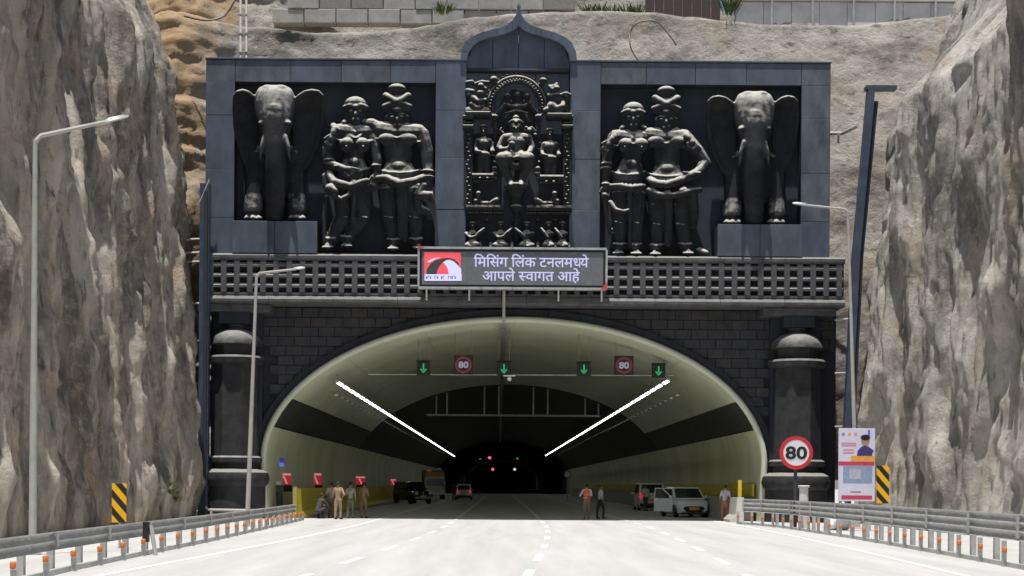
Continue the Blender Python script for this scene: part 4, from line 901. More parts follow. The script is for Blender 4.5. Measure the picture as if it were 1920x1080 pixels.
path = [Vector(p) + Vector((-0.42, 0, 0)) for p in rp]; L = plen(path); s = L - 0.3; k = 0
while s > 2:
    p = along(path, s); (setattr(mk2, 'location', p) if k == 0 else copy_tree(mk2, p)); s -= 1.5 + 0.02 * k; k += 1

def lamp_post(label, base, top, tip, r=0.085):
    o = thing('street_lamp', label, 'street lamp', base, group='street lamps'); b = Vector((0, 0, 0)); t = Vector(top) - Vector(base); e_ = Vector(tip) - Vector(base)
    MB().tube([b, t * 0.33, t * 0.66, t], [r * 1.1, r, r * 0.8, r * 0.65], 10).build('pole', M['pole'], o, smooth=True)
    MB().lathe([(0.2, 0), (0.2, 0.04), (0.12, 0.05), (0.12, 0.3)], n=10).build('base_plate', M['pole'], o)
    MB().tube([t - Vector((0, 0, 0.05)), t + (e_ - t) * 0.06 + Vector((0, 0, .06)), t + (e_ - t) * 0.8], [r * .7, r * .6, r * .5], 8).build('arm', M['pole'], o, smooth=True)
    d = (e_ - t).normalized(); c = t + (e_ - t) * 0.74; u = Vector((-d.y, d.x, 0)).normalized()
    secs = []
    for k, (f, wd, hh) in enumerate(((0, .06, .05), (.15, .12, .07), (.7, .13, .06), (1, .05, .03))):
        p = c + (e_ - c) * f; secs.append([p - u * wd + Vector((0, 0, -.02)), p + u * wd + Vector((0, 0, -.02)), p + u * wd * .7 + Vector((0, 0, hh)), p - u * wd * .7 + Vector((0, 0, hh))])
    MB().loft(secs).build('lamp_head', M['galv'], o, smooth=True); return o
def yd(px, Y): return (px - VPX) * Y / F
Y = 57.0; b = Vector((yd(464, Y), Y + CY, 0)); lamp_post('slim grey street lamp standing before the left portal column', b, pt(481, 516, Y + CY), pt(572, 502, Y + CY))
Y = 34.0; b = Vector((yd(62, Y), Y + CY, 0)); lamp_post('slim grey street lamp in front of the left rock face by the striped marker', b, pt(66, 262, Y + CY), pt(240, 218, Y + CY + 1.0))
Y = 60.0; b = Vector((yd(1608, Y), Y + CY, 0)); lamp_post('slim grey street lamp behind the tall poster by the right rock face', b, pt(1590, 396, Y + CY), pt(1486, 381, Y + CY))

# speed limit sign
Y = 59.0; c = pt(1493, 849, Y + CY); sg = thing('speed_sign', 'round white 80 speed limit sign with red rim on a dark post', 'road sign', (c.x, c.y, 0))
def disc(r0, r1, y, d, n=48):
    if r0 <= 0: return MB().slab([(r1 * math.cos(2 * math.pi * i / n), r1 * math.sin(2 * math.pi * i / n)) for i in range(n)], y, d, 0.004)
    mb = MB(); mb.loft([[(r * math.cos(2 * math.pi * i / n), yy, r * math.sin(2 * math.pi * i / n)) for r, yy in ((r0, y), (r1, y), (r1, y + d), (r0, y + d))] for i in range(n + 1)], caps=False); return mb
disc(0, 0.655, 0.0, 0.03).build('plate', M['signwhite'], sg, loc=(0, 0, c.z)); disc(0.51, 0.66, -0.008, 0.03).build('red_rim', M['red'], sg, loc=(0, 0, c.z))
def text_obj(name, s, h, m, parent, loc, offset=0.0, depth=0.004, rx=R(90), width=None):
    me = text_mesh(s, offset); v = np.empty(len(me.vertices) * 3); me.vertices.foreach_get('co', v); v = v.reshape(-1, 3)
    lo, hi = v.min(0), v.max(0); k = h / (hi[1] - lo[1]); kx = k if width is None else width / (hi[0] - lo[0])
    o = np.stack([(v[:, 0] - (lo[0] + hi[0]) / 2) * kx, 0 * v[:, 0], (v[:, 1] - (lo[1] + hi[1]) / 2) * k], -1); me.vertices.foreach_set('co', o.reshape(-1)); me.update()
    me.materials.clear(); me.materials.append(m); return put(name, me, parent, loc)
text_obj('number', '80', 0.52, M['black'], sg, (0, -0.012, c.z), 0.028, width=0.86)
MB().tube([(0, 0.13, 0), (0, 0.13, c.z + 0.3)], 0.07, 10).build('post', C('dark_post', (0.05, 0.05, 0.055)), sg)
# poster
Y = 57.0; a, b = pt(1573, 803, Y + CY), pt(1640, 940, Y + CY); pw, ph = b.x - a.x, a.z - b.z
ps = thing('poster_board', 'tall pale lilac poster board with portrait of a man and red bands', 'poster', ((a.x + b.x) / 2, a.y, b.z))
MB().rect(-pw / 2, pw / 2, 0, ph, 0, 0.06, 0.006).build('board', M['poster'], ps)
def deco(name, x0, x1, z0, z1, m, y=-0.005): return MB().rect(-pw / 2 + pw * x0, -pw / 2 + pw * x1, ph * (1 - z1), ph * (1 - z0), y, 0.004, 0.0005).build(name, m, ps)
pk = C('poster_pink', (0.75, 0.3, 0.4)); rd = C('poster_red', (0.62, 0.06, 0.13)); og = C('poster_orange', (0.85, 0.42, 0.08)); bl = C('poster_photo_blue', (0.3, 0.38, 0.55)); nv = C('poster_navy', (0.06, 0.04, 0.2))
for i in range(3): deco('emblem', 0.08 + 0.17 * i, 0.16 + 0.17 * i, 0.06, 0.1, (C('poster_blue', (0.3, 0.3, 0.6)), og, pk)[i])
for z in (0.195, 0.225, 0.285, 0.325): deco('print_line', 0.07 if z < .25 else .12, 0.48 if z < .25 else .42, z, z + 0.018, pk)
deco('orange_band', 0.33, 1.0, 0.375, 0.455, og); deco('red_band', 0.0, 0.98, 0.455, 0.51, rd, -0.006); deco('photo_panel', 0.12, 0.93, 0.52, 0.75, bl); deco('photo_road', 0.3, 0.62, 0.56, 0.7, C('poster_pale', (0.5, 0.52, 0.6)), -0.008)
deco('print_line', 0.33, 0.62, 0.865, 0.88, C('poster_dark', (0.25, 0.22, 0.2))); deco('red_band', 0.08, 0.93, 0.92, 0.975, rd); deco('blue_ribbon', 0.8, 0.86, 0.02, 0.1, C('poster_blue2', (0.15, 0.15, 0.75)))
X = lambda u: -pw / 2 + pw * u; Z = lambda v: ph * (1 - v)
MB().slab([(X(.5), Z(.375)), (X(.52), Z(.31)), (X(.6), Z(.26)), (X(.68), Z(.24)), (X(.8), Z(.245)), (X(.93), Z(.29)), (X(.97), Z(.31)), (X(.93), Z(.33)), (X(.92), Z(.375))], -0.009, 0.004, 0.0005).build('portrait_jacket', nv, ps)
MB().slab([(X(.73 + .11 * math.cos(t)), Z(.175 + .065 * math.sin(t))) for t in np.linspace(0, 6.28, 20)[:-1]], -0.012, 0.003, 0.0005).build('portrait_face', C('poster_skin', (0.45, 0.25, 0.18)), ps)
MB().slab([(X(.73 + .13 * math.cos(t)), Z(.125 + .04 * math.sin(t))) for t in np.linspace(0, 6.28, 20)[:-1]], -0.015, 0.003, 0.0005).build('portrait_hair', M['hair'], ps)
for x in (-pw * .4, pw * .4): MB().tube([(x, 0.1, -b.z), (x, 0.1, ph * .9)], 0.03, 8).build('support', M['galv'], ps)
def hazard(label, x0, y0, x1, y1, Y):
    a, b = pt(x0, y0, Y + CY), pt(x1, y1, Y + CY); wd, h = b.x - a.x, a.z - b.z
    o = thing('hazard_marker', label, 'road sign', ((a.x + b.x) / 2, a.y, 0), group='striped hazard markers')
    MB().rect(-wd / 2, wd / 2, b.z, a.z, 0, 0.02, 0.004).build('plate', M['black'], o)
    k = wd * 1.15; z = b.z - 2 * k; sl = 1.15
    while z < a.z + k:
        q = [(-wd / 2, z + wd * sl), (-wd / 2, z + wd * sl + k * .5), (wd / 2, z + k * .5), (wd / 2, z)]
        q = clip(clip(q, (0, b.z + .004), (0, 1)), (0, a.z - .004), (0, -1))
        if len(q) > 2: MB().slab(q, -0.006, 0.004, 0.0005).build('stripe', M['hazy'], o)
        z += k
    MB().tube([(0, 0.06, 0), (0, 0.06, a.z)], 0.03, 8).build('post', M['galv'], o); return o
hazard('yellow and black striped hazard marker in front of the left rock face', 210, 906, 237, 980, 37.5)
hazard('yellow and black striped hazard marker beside the poster board', 1644, 873, 1667, 944, 55.5)
Y = 58; a, b = pt(1497, 910, Y + CY), pt(1517, 942, Y + CY); bo = thing('concrete_bollard', 'short pale concrete bollard beside the speed sign post', 'bollard', ((a.x + b.x) / 2, Y + CY, 0))
MB().lathe([(0.2, 0), (0.17, a.z - .1)], n=16).build('shaft', M['paleconc'], bo, smooth=True); MB().lathe([(0.22, a.z - .09), (0.23, a.z - .02), (0.2, a.z)], n=16).build('cap', M['paleconc'], bo, smooth=True)
q = pt(1568, 935, -12); sk = thing('cement_sack', 'white stuffed sack behind the right guard rail left of the poster', 'sack', (q.x, -12.2, 0))
B = Blob(); B.ell((0, 0, .32), (.5, .42, .33)); B.ell((.18, -.05, .55), (.32, .3, .3)); B.ell((-.22, .03, .5), (.28, .28, .26)); B.cap([(.1, 0, .8), (.14, 0, .95), (.2, .02, 1.02)], [.12, .06, .1]); B.ell((-.3, -.2, .2), (.22, .2, .2)); B.ell((.35, .15, .2), (.2, .22, .22))
put('sack_body', B.mesh('sack', [mat('woven_white_sack', (0.75, 0.75, 0.76), 0.8, 0.15, 5, 0.5, 14)], 0.03, 2), sk); MB().tube([(.14 + .08 * math.cos(t), .08 * math.sin(t), .93) for t in np.linspace(0, 6.28, 13)], .012, 5).build('tie_string', M['black'], sk)
q = gnd(1778, 1004); tag(MB().loft([[(-.22, -.1, 0), (.22, -.1, 0), (.24, .12, 0), (-.24, .12, 0)], [(-.2, -.1, .22), (.2, -.1, .24), (.2, .1, .22), (-.2, .1, .2)], [(-.12, -.06, .26), (.1, -.06, .3), (.1, .06, .28), (-.12, .06, .25)]]).build('plastic_crate', C('turquoise', (0.05, 0.55, 0.4)), loc=(q.x + .9, q.y + 3.0, 0)), 'small turquoise green crate on the ground behind the right guard rail', 'crate')
fr = thing('floor_pipe', 'pale horizontal pipe along the foot of the left column', 'pipe'); a = pt(386, 943, -1.6)
MB().tube([(a.x, -1.6, .55), (a.x + .12, -1.6, .42), (a.x + 2.9, -1.6, .40)], 0.06, 8).build('pipe', M['pole'], fr); MB().box(a.x + .2, a.x + .3, -1.65, -1.55, 0, .38).build('foot', M['pole'], fr); MB().box(a.x + 2.5, a.x + 2.6, -1.65, -1.55, 0, .36).build('foot', M['pole'], fr)

# message board
vm = pt(961, 504, -1.1); VW, VH = 8.55, 1.72
vms = thing('message_board', 'wide grey LED message board with red logo and violet writing over the tunnel', 'message board', (vm.x, -1.1, vm.z))
MB().box(-VW / 2, VW / 2, -0.12, 0.25, -VH / 2, VH / 2).build('cabinet', M['black'], vms)
for i in range(8): MB().rect(-VW / 2 + .1 + (VW - .2) * i / 8 + .003, -VW / 2 + .1 + (VW - .2) * (i + 1) / 8 - .003, -VH / 2 + .1, VH / 2 - .1, -0.135, 0.013, 0.002).build('screen_panel', M['screen'], vms)
for z in (-VH / 2 - .06, VH / 2 + .06):
    for i in range(6): MB().box(-VW / 2 - .06 + (VW + .12) * i / 6 + .01, -VW / 2 - .06 + (VW + .12) * (i + 1) / 6 - .01, -0.2, 0.2, z - .05, z + .05).build('frame_bar', M['galv'], vms)
for x in (-VW / 2 - .05, VW / 2 + .05): MB().box(x - .045, x + .045, -0.2, 0.2, -VH / 2 - .005, VH / 2 + .005).build('frame_bar', M['galv'], vms)
for px in (800, 880, 1047, 1128):
    x = pt(px, 550, -1.1).x - vm.x; MB().box(x - .04, x + .04, -0.1, 0.05, -VH / 2 - .62, -VH / 2 - .115).build('drop_leg', M['paleconc'], vms)
for x in (-3, 0, 3): MB().box(x - .06, x + .06, 0.251, 0.55, -.1, .1).build('wall_bracket', M['galv'], vms)
cr_ = C('corner_red', (0.6, 0.08, 0.1)); MB().slab([(VW / 2 + .1, -VH / 2 - .1), (VW / 2 + .1, -VH / 2 + .3), (VW / 2 - .22, -VH / 2 - .1)], -0.215, 0.01, .001).build('corner_flag', cr_, vms); MB().slab([(-VW / 2 - .1, VH / 2 + .12), (-VW / 2 + .22, VH / 2 + .12), (-VW / 2 - .1, VH / 2 - .05)], -0.215, 0.01, .001).build('corner_flag', cr_, vms)
def vpt(px, py): p = pt(px, py, -1.1); return (p.x - vm.x, p.z - vm.z)
logo = MB().slab([vpt(796, 474), vpt(864, 475), vpt(864, 527), vpt(796, 526)], -0.145, 0.009, .001).build('logo', M['logo_red'], vms)
def lg(pts, m, y, nm): MB().slab([vpt(785 + x / 13.01, 462 + z / 13.01) for x, z in pts], y, 0.003, .0003).build(nm, m, logo)
lg([(150, 690), (1050, 690), (1050, 850), (150, 850)], M['logo_white'], -.150, 'logo_band')
MBs = MB()
A1 = [(190, 690), (205, 560), (290, 430), (400, 350), (540, 305), (680, 290), (820, 305), (930, 370), (990, 450), (1000, 400), (930, 320), (820, 270)]
for poly in ([(190, 690), (200, 570), (290, 430), (420, 350), (600, 300), (600, 390), (520, 480), (460, 590), (440, 690)], [(600, 300), (740, 290), (860, 320), (960, 400), (1000, 500), (930, 440), (850, 370), (760, 335), (680, 345), (600, 390)]):
    v = [vpt(785 + x / 13.01, 462 + z / 13.01) for x, z in poly]; n_ = len(v); MBs.add([(x, -.150, z) for x, z in v], [tuple(range(n_))])
MBs.build('logo_road', M['logo_dark'], logo)
MBw = MB()
for poly in ([(600, 400), (680, 350), (760, 340), (850, 375), (930, 445), (1000, 530), (1040, 560), (1040, 690), (740, 690), (710, 560), (650, 450)], [(200, 400), (300, 330), (420, 290), (540, 275), (420, 315), (300, 390)]):
    v = [vpt(785 + x / 13.01, 462 + z / 13.01) for x, z in poly]; MBw.add([(x, -.152, z) for x, z in v], [tuple(range(len(v)))])
MBw.build('logo_lane', M['logo_white'], logo)
for i, (a, b) in enumerate(((170, 320), (390, 500), (540, 660), (720, 920))):
    for k in range(max(1, int((b - a) / 50))):
        x = a + 50 * k; lg([(x, 730), (x + 34, 730), (x + 34, 745), (x + 14, 745), (x + 14, 805), (x, 805)] if (i + k) % 2 else [(x, 730), (x + 12, 730), (x + 24, 770), (x + 34, 730), (x + 42, 740), (x + 30, 810), (x + 18, 810)], M['logo_dark'], -.1545, 'logo_letter')
def deva(pieces, cxp, cyp, h, name):
    """pieces: (string, cut) - cut trims a half letter at that x"""
    V, Fc, pen = [], [], 0.0
    for s_, cut, adv in pieces:
        me = text_mesh(s_, 0.012); bm = bmesh.new(); bm.from_mesh(me)
        if cut: bmesh.ops.bisect_plane(bm, geom=bm.verts[:] + bm.edges[:] + bm.faces[:], plane_co=(cut, 0, 0), plane_no=(1, 0, 0), clear_outer=True)
        bm.verts.index_update(); o_ = len(V); V += [(v.co.x + pen, v.co.y) for v in bm.verts]; Fc += [tuple(v.index + o_ for v in f.verts) for f in bm.faces]
        pen += (cut if cut else max(v.co.x for v in bm.verts)) + adv; bm.free(); bpy.data.meshes.remove(me)
    xs = [v[0] for v in V]; c_ = vpt(cxp, cyp); k = h; x0 = (min(xs) + max(xs)) / 2
    MB().add([(c_[0] + (x - x0) * k, -0.142, c_[1] + (z - 0.35) * k) for x, z in V], Fc).build(name, M['text_led'], vms)
deva([('िमिसंग िलंक टनलम', None, -0.01), ('ध', 0.50, -0.005), ('ये', None, 0)], 996, 492, 0.655, 'message_line')
deva([('आपले ', None, 0.26), ('स', 0.50, -0.005), ('वागत आहे', None, 0)], 996, 518, 0.655, 'message_line')
cb = thing('cable_conduit', 'thin pale conduit dropping from the message board to the tunnel crown', 'conduit')
a = pt(945, 540, -0.8); MB().tube([(a.x, -0.8, vm.z - VH / 2 - .12), (a.x, -0.8, 9.55), (a.x, 0.45, 9.35)], 0.07, 8).build('drop_pipe', M['pole'], cb)
MB().box(a.x - .12, a.x + .12, 0.8, 300, 9.0, 9.12).build('ceiling_tray', C('tray_grey', (0.2, 0.2, 0.17)), cb)

# ================================================================== TUNNEL FITTINGS
def ceil_z(x): return TZ + TB * math.sqrt(max(0, 1 - ((x - TCX) / TA) ** 2))
SY = 3.4
def hang(o, x, zt_, w_):
    for s in (-1, 1):
        MB().tube([(s * w_, 0.05, zt_), (s * w_, 0.05, ceil_z(x + s * w_) - o.location.z)], 0.014, 6).build('hanger_rod', C('rod_grey', (0.25, 0.25, 0.22)), o)
def lane_signal(px, py, label):
    p = pt(px, py, SY); o = thing('lane_signal', label, 'traffic signal', (p.x, SY, p.z), group='green arrow lane signals')
    MB().rect(-.33, .33, -.34, .34, 0, .16, .02).build('housing', M['black'], o)
    MB().add([(-.035, -.006, .22), (.035, -.006, .22), (.035, -.006, -.1), (-.035, -.006, -.1), (.0, -.006, -.25), (.17, -.006, -.06), (.12, -.006, -.02), (0, -.006, -.16), (-.12, -.006, -.02), (-.17, -.006, -.06)], [(0, 3, 2, 1), (4, 5, 6, 7), (4, 7, 8, 9)]).build('arrow', M['green_led'], o)
    MB().rect(-.36, .36, .345, .37, -.16, .3, .004).build('visor', M['black'], o); hang(o, p.x, .37, .26); return o
lane_signal(794, 690, 'green down arrow lane signal left of the first speed display'); lane_signal(945, 691, 'green down arrow lane signal under the ceiling conduit')
lane_signal(1095, 692, 'green down arrow lane signal left of the second speed display'); lane_signal(1235, 695, 'green down arrow lane signal beside the right light row')
def speed_display(px, py, label, ts):
    p = pt(px, py, SY); o = thing('speed_display', label, 'signal display', (p.x, SY, p.z), group='hanging speed displays'); MB().rect(-.47, .47, -.47, .47, 0, .2, .02).build('housing', M['black'], o)
    disc(.30, .41, -.008, .006, 28).build('red_ring', M['red_led'], o)
    text_obj('number', '80', .34, M['white_led'], o, (0, -.01, 0), .04, width=.5); hang(o, p.x, .47, .4); return o
speed_display(869, 684, 'hanging LED speed display with red ring and dim digits', 0); speed_display(1170, 685, 'hanging LED speed display with red ring and bright violet digits', 1)
gp = thing('signal_cable', 'thin cable bar joining the hanging lane signals', 'bar'); a, b = pt(690, 702, SY + .1), pt(1262, 704, SY + .1)
MB().tube([a, b], 0.022, 6).build('bar', M['galv'], gp); c = pt(955, 708, SY)
cc = thing('cctv_camera', 'small white camera below the middle lane signal', 'camera', c); MB().ell((0, 0, -.06), (.11, .11, .12), 12).build('dome', M['signwhite'], cc, smooth='all'); MB().box(-.3, .3, -.04, .04, .06, .12).build('bracket', M['signwhite'], cc)
GY = 46.5; gg = thing('sign_gantry', 'grey hanging gantry frame under the dark tunnel ceiling', 'gantry')
a, b = pt(800, 778, GY), pt(1125, 780, GY); MB().box(a.x, b.x, GY - .08, GY + .08, a.z - .07, a.z + .07).build('crossbar', M['galv'], gg)
for px in (818, 838, 908, 935, 1000, 1027, 1097, 1122):
    q = pt(px, 778, GY); MB().box(q.x - .06, q.x + .06, GY - .06, GY + .06, a.z + .071, ceil_z(q.x) - .01).build('drop_post', M['galv'], gg)
# luminaires
lm = thing('tunnel_light', 'slim white luminaire in the left tunnel light row', 'light', group='left tunnel light row')
MB().box(-.10, .10, 0, 2.1, .03, .13).build('housing', C('lamp_grey', (0.4, 0.4, 0.38)), lm); MB().box(-.075, .075, .05, 2.05, -.01, .028).build('diffuser', M['lamp'], lm)
MB().box(-.02, .02, 1.2, 1.24, .131, .75).build('hanger', C('rod_grey', (0.25, 0.25, 0.22)), lm)
pL, pR = pt(634, 718, 3.0), pt(1252, 715, 3.0); lm.location = pL; lm.rotation_euler.y = R(-22)
for i in range(1, 66): copy_tree(lm, (pL.x, pL.y + 2.95 * i, pL.z))
for i in range(65):
    c = copy_tree(lm, (pR.x, pR.y + (0 if i else -0.1) + 2.95 * i, pR.z), label='slim white luminaire in the right tunnel light row'); c['group'] = 'right tunnel light row'; c.rotation_euler.y = R(22)
for px, py, s, lab in ((622, 735, 1, 'thin cable tray with pale clips below the left light row'), (1280, 735, -1, 'thin cable tray with pale clips below the right light row')):
    q = pt(px, py, 2); o = thing('cable_tray', lab, 'cable tray', q); MB().box(-.05, .05, 0, 150, 0, .04).build('tray', C('tray_grey', (0.2, 0.2, 0.17)), o)
    for i in range(22): MB().box(-.07, .07, 2 + i * 2.6, 2.2 + i * 2.6, -.05, -.002).build('clip', M['signwhite'], o)
# signs along the left wall
M['red_lit'] = mat('backlit_red', (0.62, 0.03, 0.05), 0.45, emit=(0.75, 0.03, 0.05), es=0.24); M['pink_lit'] = mat('backlit_pink', (0.75, 0.45, 0.5), 0.45, emit=(0.9, 0.5, 0.55), es=0.3); M['indigo_lit'] = mat('backlit_indigo', (0.06, 0.03, 0.25), 0.45, emit=(0.1, 0.06, 0.5), es=0.25)
def wall_sign(px, py, y, w_, h_, label, kind, nm='fire_sign'):
    p = pt(px, py, y); o = thing(nm, label, 'sign', (p.x, y, p.z), group='wall signs in the tunnel'); MB().rect(-w_ / 2, w_ / 2, -h_ / 2, h_ / 2, 0, .05, .008).build('plate', M['red_lit'] if kind else M['indigo_lit'], o)
    if kind:
        pkw = M['pink_lit']
        MB().rect(-w_ * .48, w_ * .48, h_ * .3, h_ * .46, -.006, .004, .001).build('top_band', pkw, o); MB().slab([(-w_ * .25, h_ * .25), (-w_ * .05, h_ * .2), (w_ * .08, -h_ * .1), (w_ * .22, -h_ * .4), (w_ * .05, -h_ * .42), (-w_ * .08, -h_ * .05)], -.006, .004, .001).build('symbol', pkw, o)
    else: MB().rect(-w_ * .46, w_ * .46, -h_ * .45, -h_ * .02, -.006, .004, .001).build('lower_band', mat('backlit_blue', (0.15, 0.25, 0.7), 0.45, emit=(0.2, 0.35, 0.9), es=0.3), o)
    MB().box(-w_ / 2 - .9, -w_ / 2, .0, .04, -.02, .02).build('wall_arm', M['galv'], o)
    if kind: MB().box(-w_ * .45, w_ * .55, .06, .3, -h_ / 2 - .35, -h_ / 2 - .01).build('hydrant_box', C('dark_red_box', (0.06, 0.015, 0.015)), o)
wall_sign(535, 898, 6, .56, .6, 'red fire point sign above the grey cabinet at the tunnel mouth', 1); wall_sign(593, 898, 19, .62, .72, 'red fire point sign on the tunnel wall above the yellow barrier end', 1); wall_sign(676, 901, 45, .72, .66, 'red fire point sign on the tunnel wall above the khaki dressed people', 1); wall_sign(737, 904, 82, .66, .62, 'small distant red fire point sign beside the black jeep', 1)
wall_sign(525, 867, 5.0, .44, .46, 'small indigo and blue sign high on the tunnel wall', 0, 'info_sign')
q = pt(520, 945, 4); cbn = thing('utility_cabinet', 'dark grey utility cabinet with pale top at the left tunnel mouth', 'cabinet', (q.x, 3.5, 0.32))
MB().rect(-.28, .28, 0, 1.25, 0, .4, .03).build('body', C('cabinet_grey', (0.12, 0.12, 0.115)), cbn); MB().box(-.2, .24, -.03, .38, 1.255, 1.42).build('cap', M['signwhite'], cbn); MB().slab([(.02 + .11 * math.cos(t), .8 + .11 * math.sin(t)) for t in np.linspace(0, 6.28, 17)[:-1]], -.03, .03, .006).build('dial', M['black'], cbn)
# far signals
for px, py, y, m, lab in ((900, 860, 330, 'green_led', 'tiny distant green signal lamp'), (918, 858, 330, 'red_far', 'tiny distant red signal lamp under the dark ceiling'), (990, 860, 330, 'violet_far', 'tiny distant violet signal lamp'), (924, 880, 380, 'red_far', 'tiny distant low red signal lamp'), (965, 880, 380, 'pale_far', 'tiny distant pale signal lamp'), (970, 860, 330, 'green_led', 'tiny distant dim green signal lamp right of the red one')):
    if m not in M: M[m] = mat(m, (0.1, 0.1, 0.1), emit={'red_far': (1, .12, .25), 'violet_far': (.75, .25, .9), 'pale_far': (.5, .5, .6)}[m], es=1.0)
    p = pt(px, py, y); o = thing('far_signal', lab, 'signal lamp', p, group='far tunnel signals'); MB().rect(-.55, .55, -.5, .5, 0, .2, .05).build('housing', M['black'], o); disc(0, .42 if 'far' in m else .25, -.02, .015, 16).build('lens', M[m], o)
    MB().box(-.04, .04, .05, .1, .5, ceil_z(p.x) - p.z).build('hanger', M['black'], o)
p = pt(1064, 889, 75); o = thing('round_sign', 'small distant round white sign on the right tunnel wall side', 'road sign', (p.x, 75, p.z)); disc(0, .36, 0, .03, 24).build('plate', M['signwhite'], o); disc(.28, .365, -.008, .03, 24).build('rim', C('rim_grey', (0.2, 0.1, 0.1)), o); MB().tube([(0, .06, -p.z), (0, .06, .2)], .05, 8).build('post', M['galv'], o)

# ================================================================== VEHICLES
def wheel(parent, x, y, r, wd, s, rim=M['galv']):
    o = MB().lathe([(r * .62, -wd / 2), (r * .92, -wd / 2), (r, -wd * .3), (r, wd * .3), (r * .92, wd / 2), (r * .62, wd / 2)], n=24).build('wheel', M['rubber'], parent, smooth=True, loc=(x, y, r)); o.rotation_euler.y = R(90)
    rm = MB().lathe([(.04, 0), (r * .3, .01), (r * .6, -.02), (r * .62, .03)], n=20).build('rim', rim, o, smooth=True, loc=(0, 0, s * wd * .42))
def car(name, label, loc, rz, paint, L=3.9, W=1.7, H=1.52, belt=0.95, hood=0.88, zb=0.22, ws=(-1.1, -0.35), rs=(1.35, 1.75), tail='hatch', wr=0.31, open_door=False, front=True, plate=M['plate'], roofrack=False, boxy=0.0):
    o = thing(name, label, 'car', loc, rz); hl, hw = L / 2, W / 2
    st = [(-hl, .80, zb + .1, hood - .3), (-hl + .12, .90, zb, hood - .14), (-hl + .45, .97, zb - .02, hood - .05), (ws[0], 1, zb - .02, belt - .03), (0, 1, zb - .02, belt), (rs[1] - .2, 1, zb - .02, belt + .03), (hl - .3, .98, zb, belt + .03), (hl - .08, .93, zb + .06, belt - .02), (hl, .86, zb + .14, belt - .12)]
    secs = []
    for y, wf, z0, z1 in st:
        w_ = hw * (wf + (1 - wf) * boxy); h = [(w_ * .9, z0), (w_ * .98, z0 + .12), (w_, (z0 + z1) * .5), (w_ * .985, z1 - .12), (w_ * .93, z1 - .03), (w_ * .6, z1 + .012)]
        secs.append([(x, y, z) for x, z in h] + [(-x, y, z) for x, z in h[::-1]])
    body = MB(); body.loft(secs)
    r = H; cw = hw * (.80 + .1 * boxy); bw_ = hw * .95; zt0 = belt - .02
    base = [(-bw_, ws[0], zt0), (bw_, ws[0], zt0), (bw_, rs[1], zt0), (-bw_, rs[1], zt0)]; mid_ = [(-cw * 1.03, ws[1] - .06, r - .09), (cw * 1.03, ws[1] - .06, r - .09), (cw * 1.03, rs[0] + .05, r - .09), (-cw * 1.03, rs[0] + .05, r - .09)]; top = [(-cw * .88, ws[1] + .1, r - .01), (cw * .88, ws[1] + .1, r - .01), (cw * .88, rs[0] - .1, r - .01), (-cw * .88, rs[0] - .1, r - .01)]
    body.loft([base, mid_, top]); bo_ = body.build('body', paint, o, smooth=True)
    def pane(nm, a, b, c, d, u0, u1, v0, v1, m=M['glass'], off=.012):
        a, b, c, d = map(Vector, (a, b, c, d)); nrm = (b - a).cross(d - a).normalized() * off
        f = lambda u, v: (a + (b - a) * u) * (1 - v) + (d + (c - d) * u) * v + nrm
        p = [f(u0, v0), f(u1, v0), f(u1, v1), f(u0, v1)]; return MB().add([*p, *[x - nrm * 1.8 for x in p]], [(0, 1, 2, 3), (4, 7, 6, 5), (0, 4, 5, 1), (1, 5, 6, 2), (2, 6, 7, 3), (3, 7, 4, 0)]).build(nm, m, o)
    pane('windscreen', base[0], base[1], mid_[1], mid_[0], .05, .95, .08, .97); pane('rear_window', base[2], base[3], mid_[3], mid_[2], .08, .92, .2, .95)
    for s, (a, b, c, d) in ((1, (base[1], base[2], mid_[2], mid_[1])), (-1, (base[3], base[0], mid_[0], mid_[3]))):
        for u0, u1 in ((.12, .47), (.51, .86)): pane('side_window', a, b, c, d, u0, u1, .1, .93)
    for s in (-1, 1):
        for y in (-hl + .72, hl - .68):
            wheel(o, s * (hw - .1), y, wr, .2, s); MB().slab([((wr + .06) * math.cos(t), (wr + .06) * math.sin(t)) for t in np.linspace(0, math.pi, 12)], 0, .02, .002).build('wheel_arch', M['black'], o, loc=(s * (hw + .002), y, wr)).rotation_euler.z = R(90)
        MB().ell((s * (hw + .1), ws[0] + .25, belt + .08), (.1, .06, .075), 10).build('mirror', paint, o, smooth='all')
        if front: MB().add([(s * hw * .46, -hl - .03, hood - .36), (s * hw * .80, -hl + .02, hood - .33), (s * hw * .96, -hl + .24, hood - .13), (s * hw * .6, -hl + .03, hood - .2), (s * hw * .48, -hl + .1, hood - .33), (s * hw * .8, -hl + .25, hood - .28), (s * hw * .88, -hl + .5, hood - .14), (s * hw * .6, -hl + .25, hood - .2)], [(0, 1, 2, 3), (0, 4, 5, 1), (1, 5, 6, 2), (2, 6, 7, 3), (3, 7, 4, 0)]).build('headlight', M['head'], o); MB().rect(s * hw * .62 - .1, s * hw * .62 + .1, zb + .1, zb + .22, -hl + .02, .1, .01).build('fog_lamp', M['black'], o)
        if not front or tail: MB().rect(s * hw * .8 - .09, s * hw * .8 + .09, belt - .25, belt + .12, 0, .1, .01).build('tail_light', M['tail'], o, loc=(0, hl + .005, 0)).rotation_euler.z = R(180)
    MB().slab([(-.5, hood - .34), (.5, hood - .34), (.58, hood - .46), (.4, zb + .06), (-.4, zb + .06), (-.58, hood - .46)], -hl - .015, .08, .01).build('grille', M['black'], o)
    MB().rect(-.27, .27, zb + .17, zb + .32, -hl - .04, .02, .003).build('number_plate', plate, o); MB().box(-hw * .8, hw * .8, -hl + .03, hl - .03, zb - .06, zb).build('underbody', M['black'], o)
    pl = MB().rect(-.26, .26, belt - .42, belt - .3, 0, .02, .003).build('number_plate', plate, o, loc=(0, hl + .03, 0)); pl.rotation_euler.z = R(180)
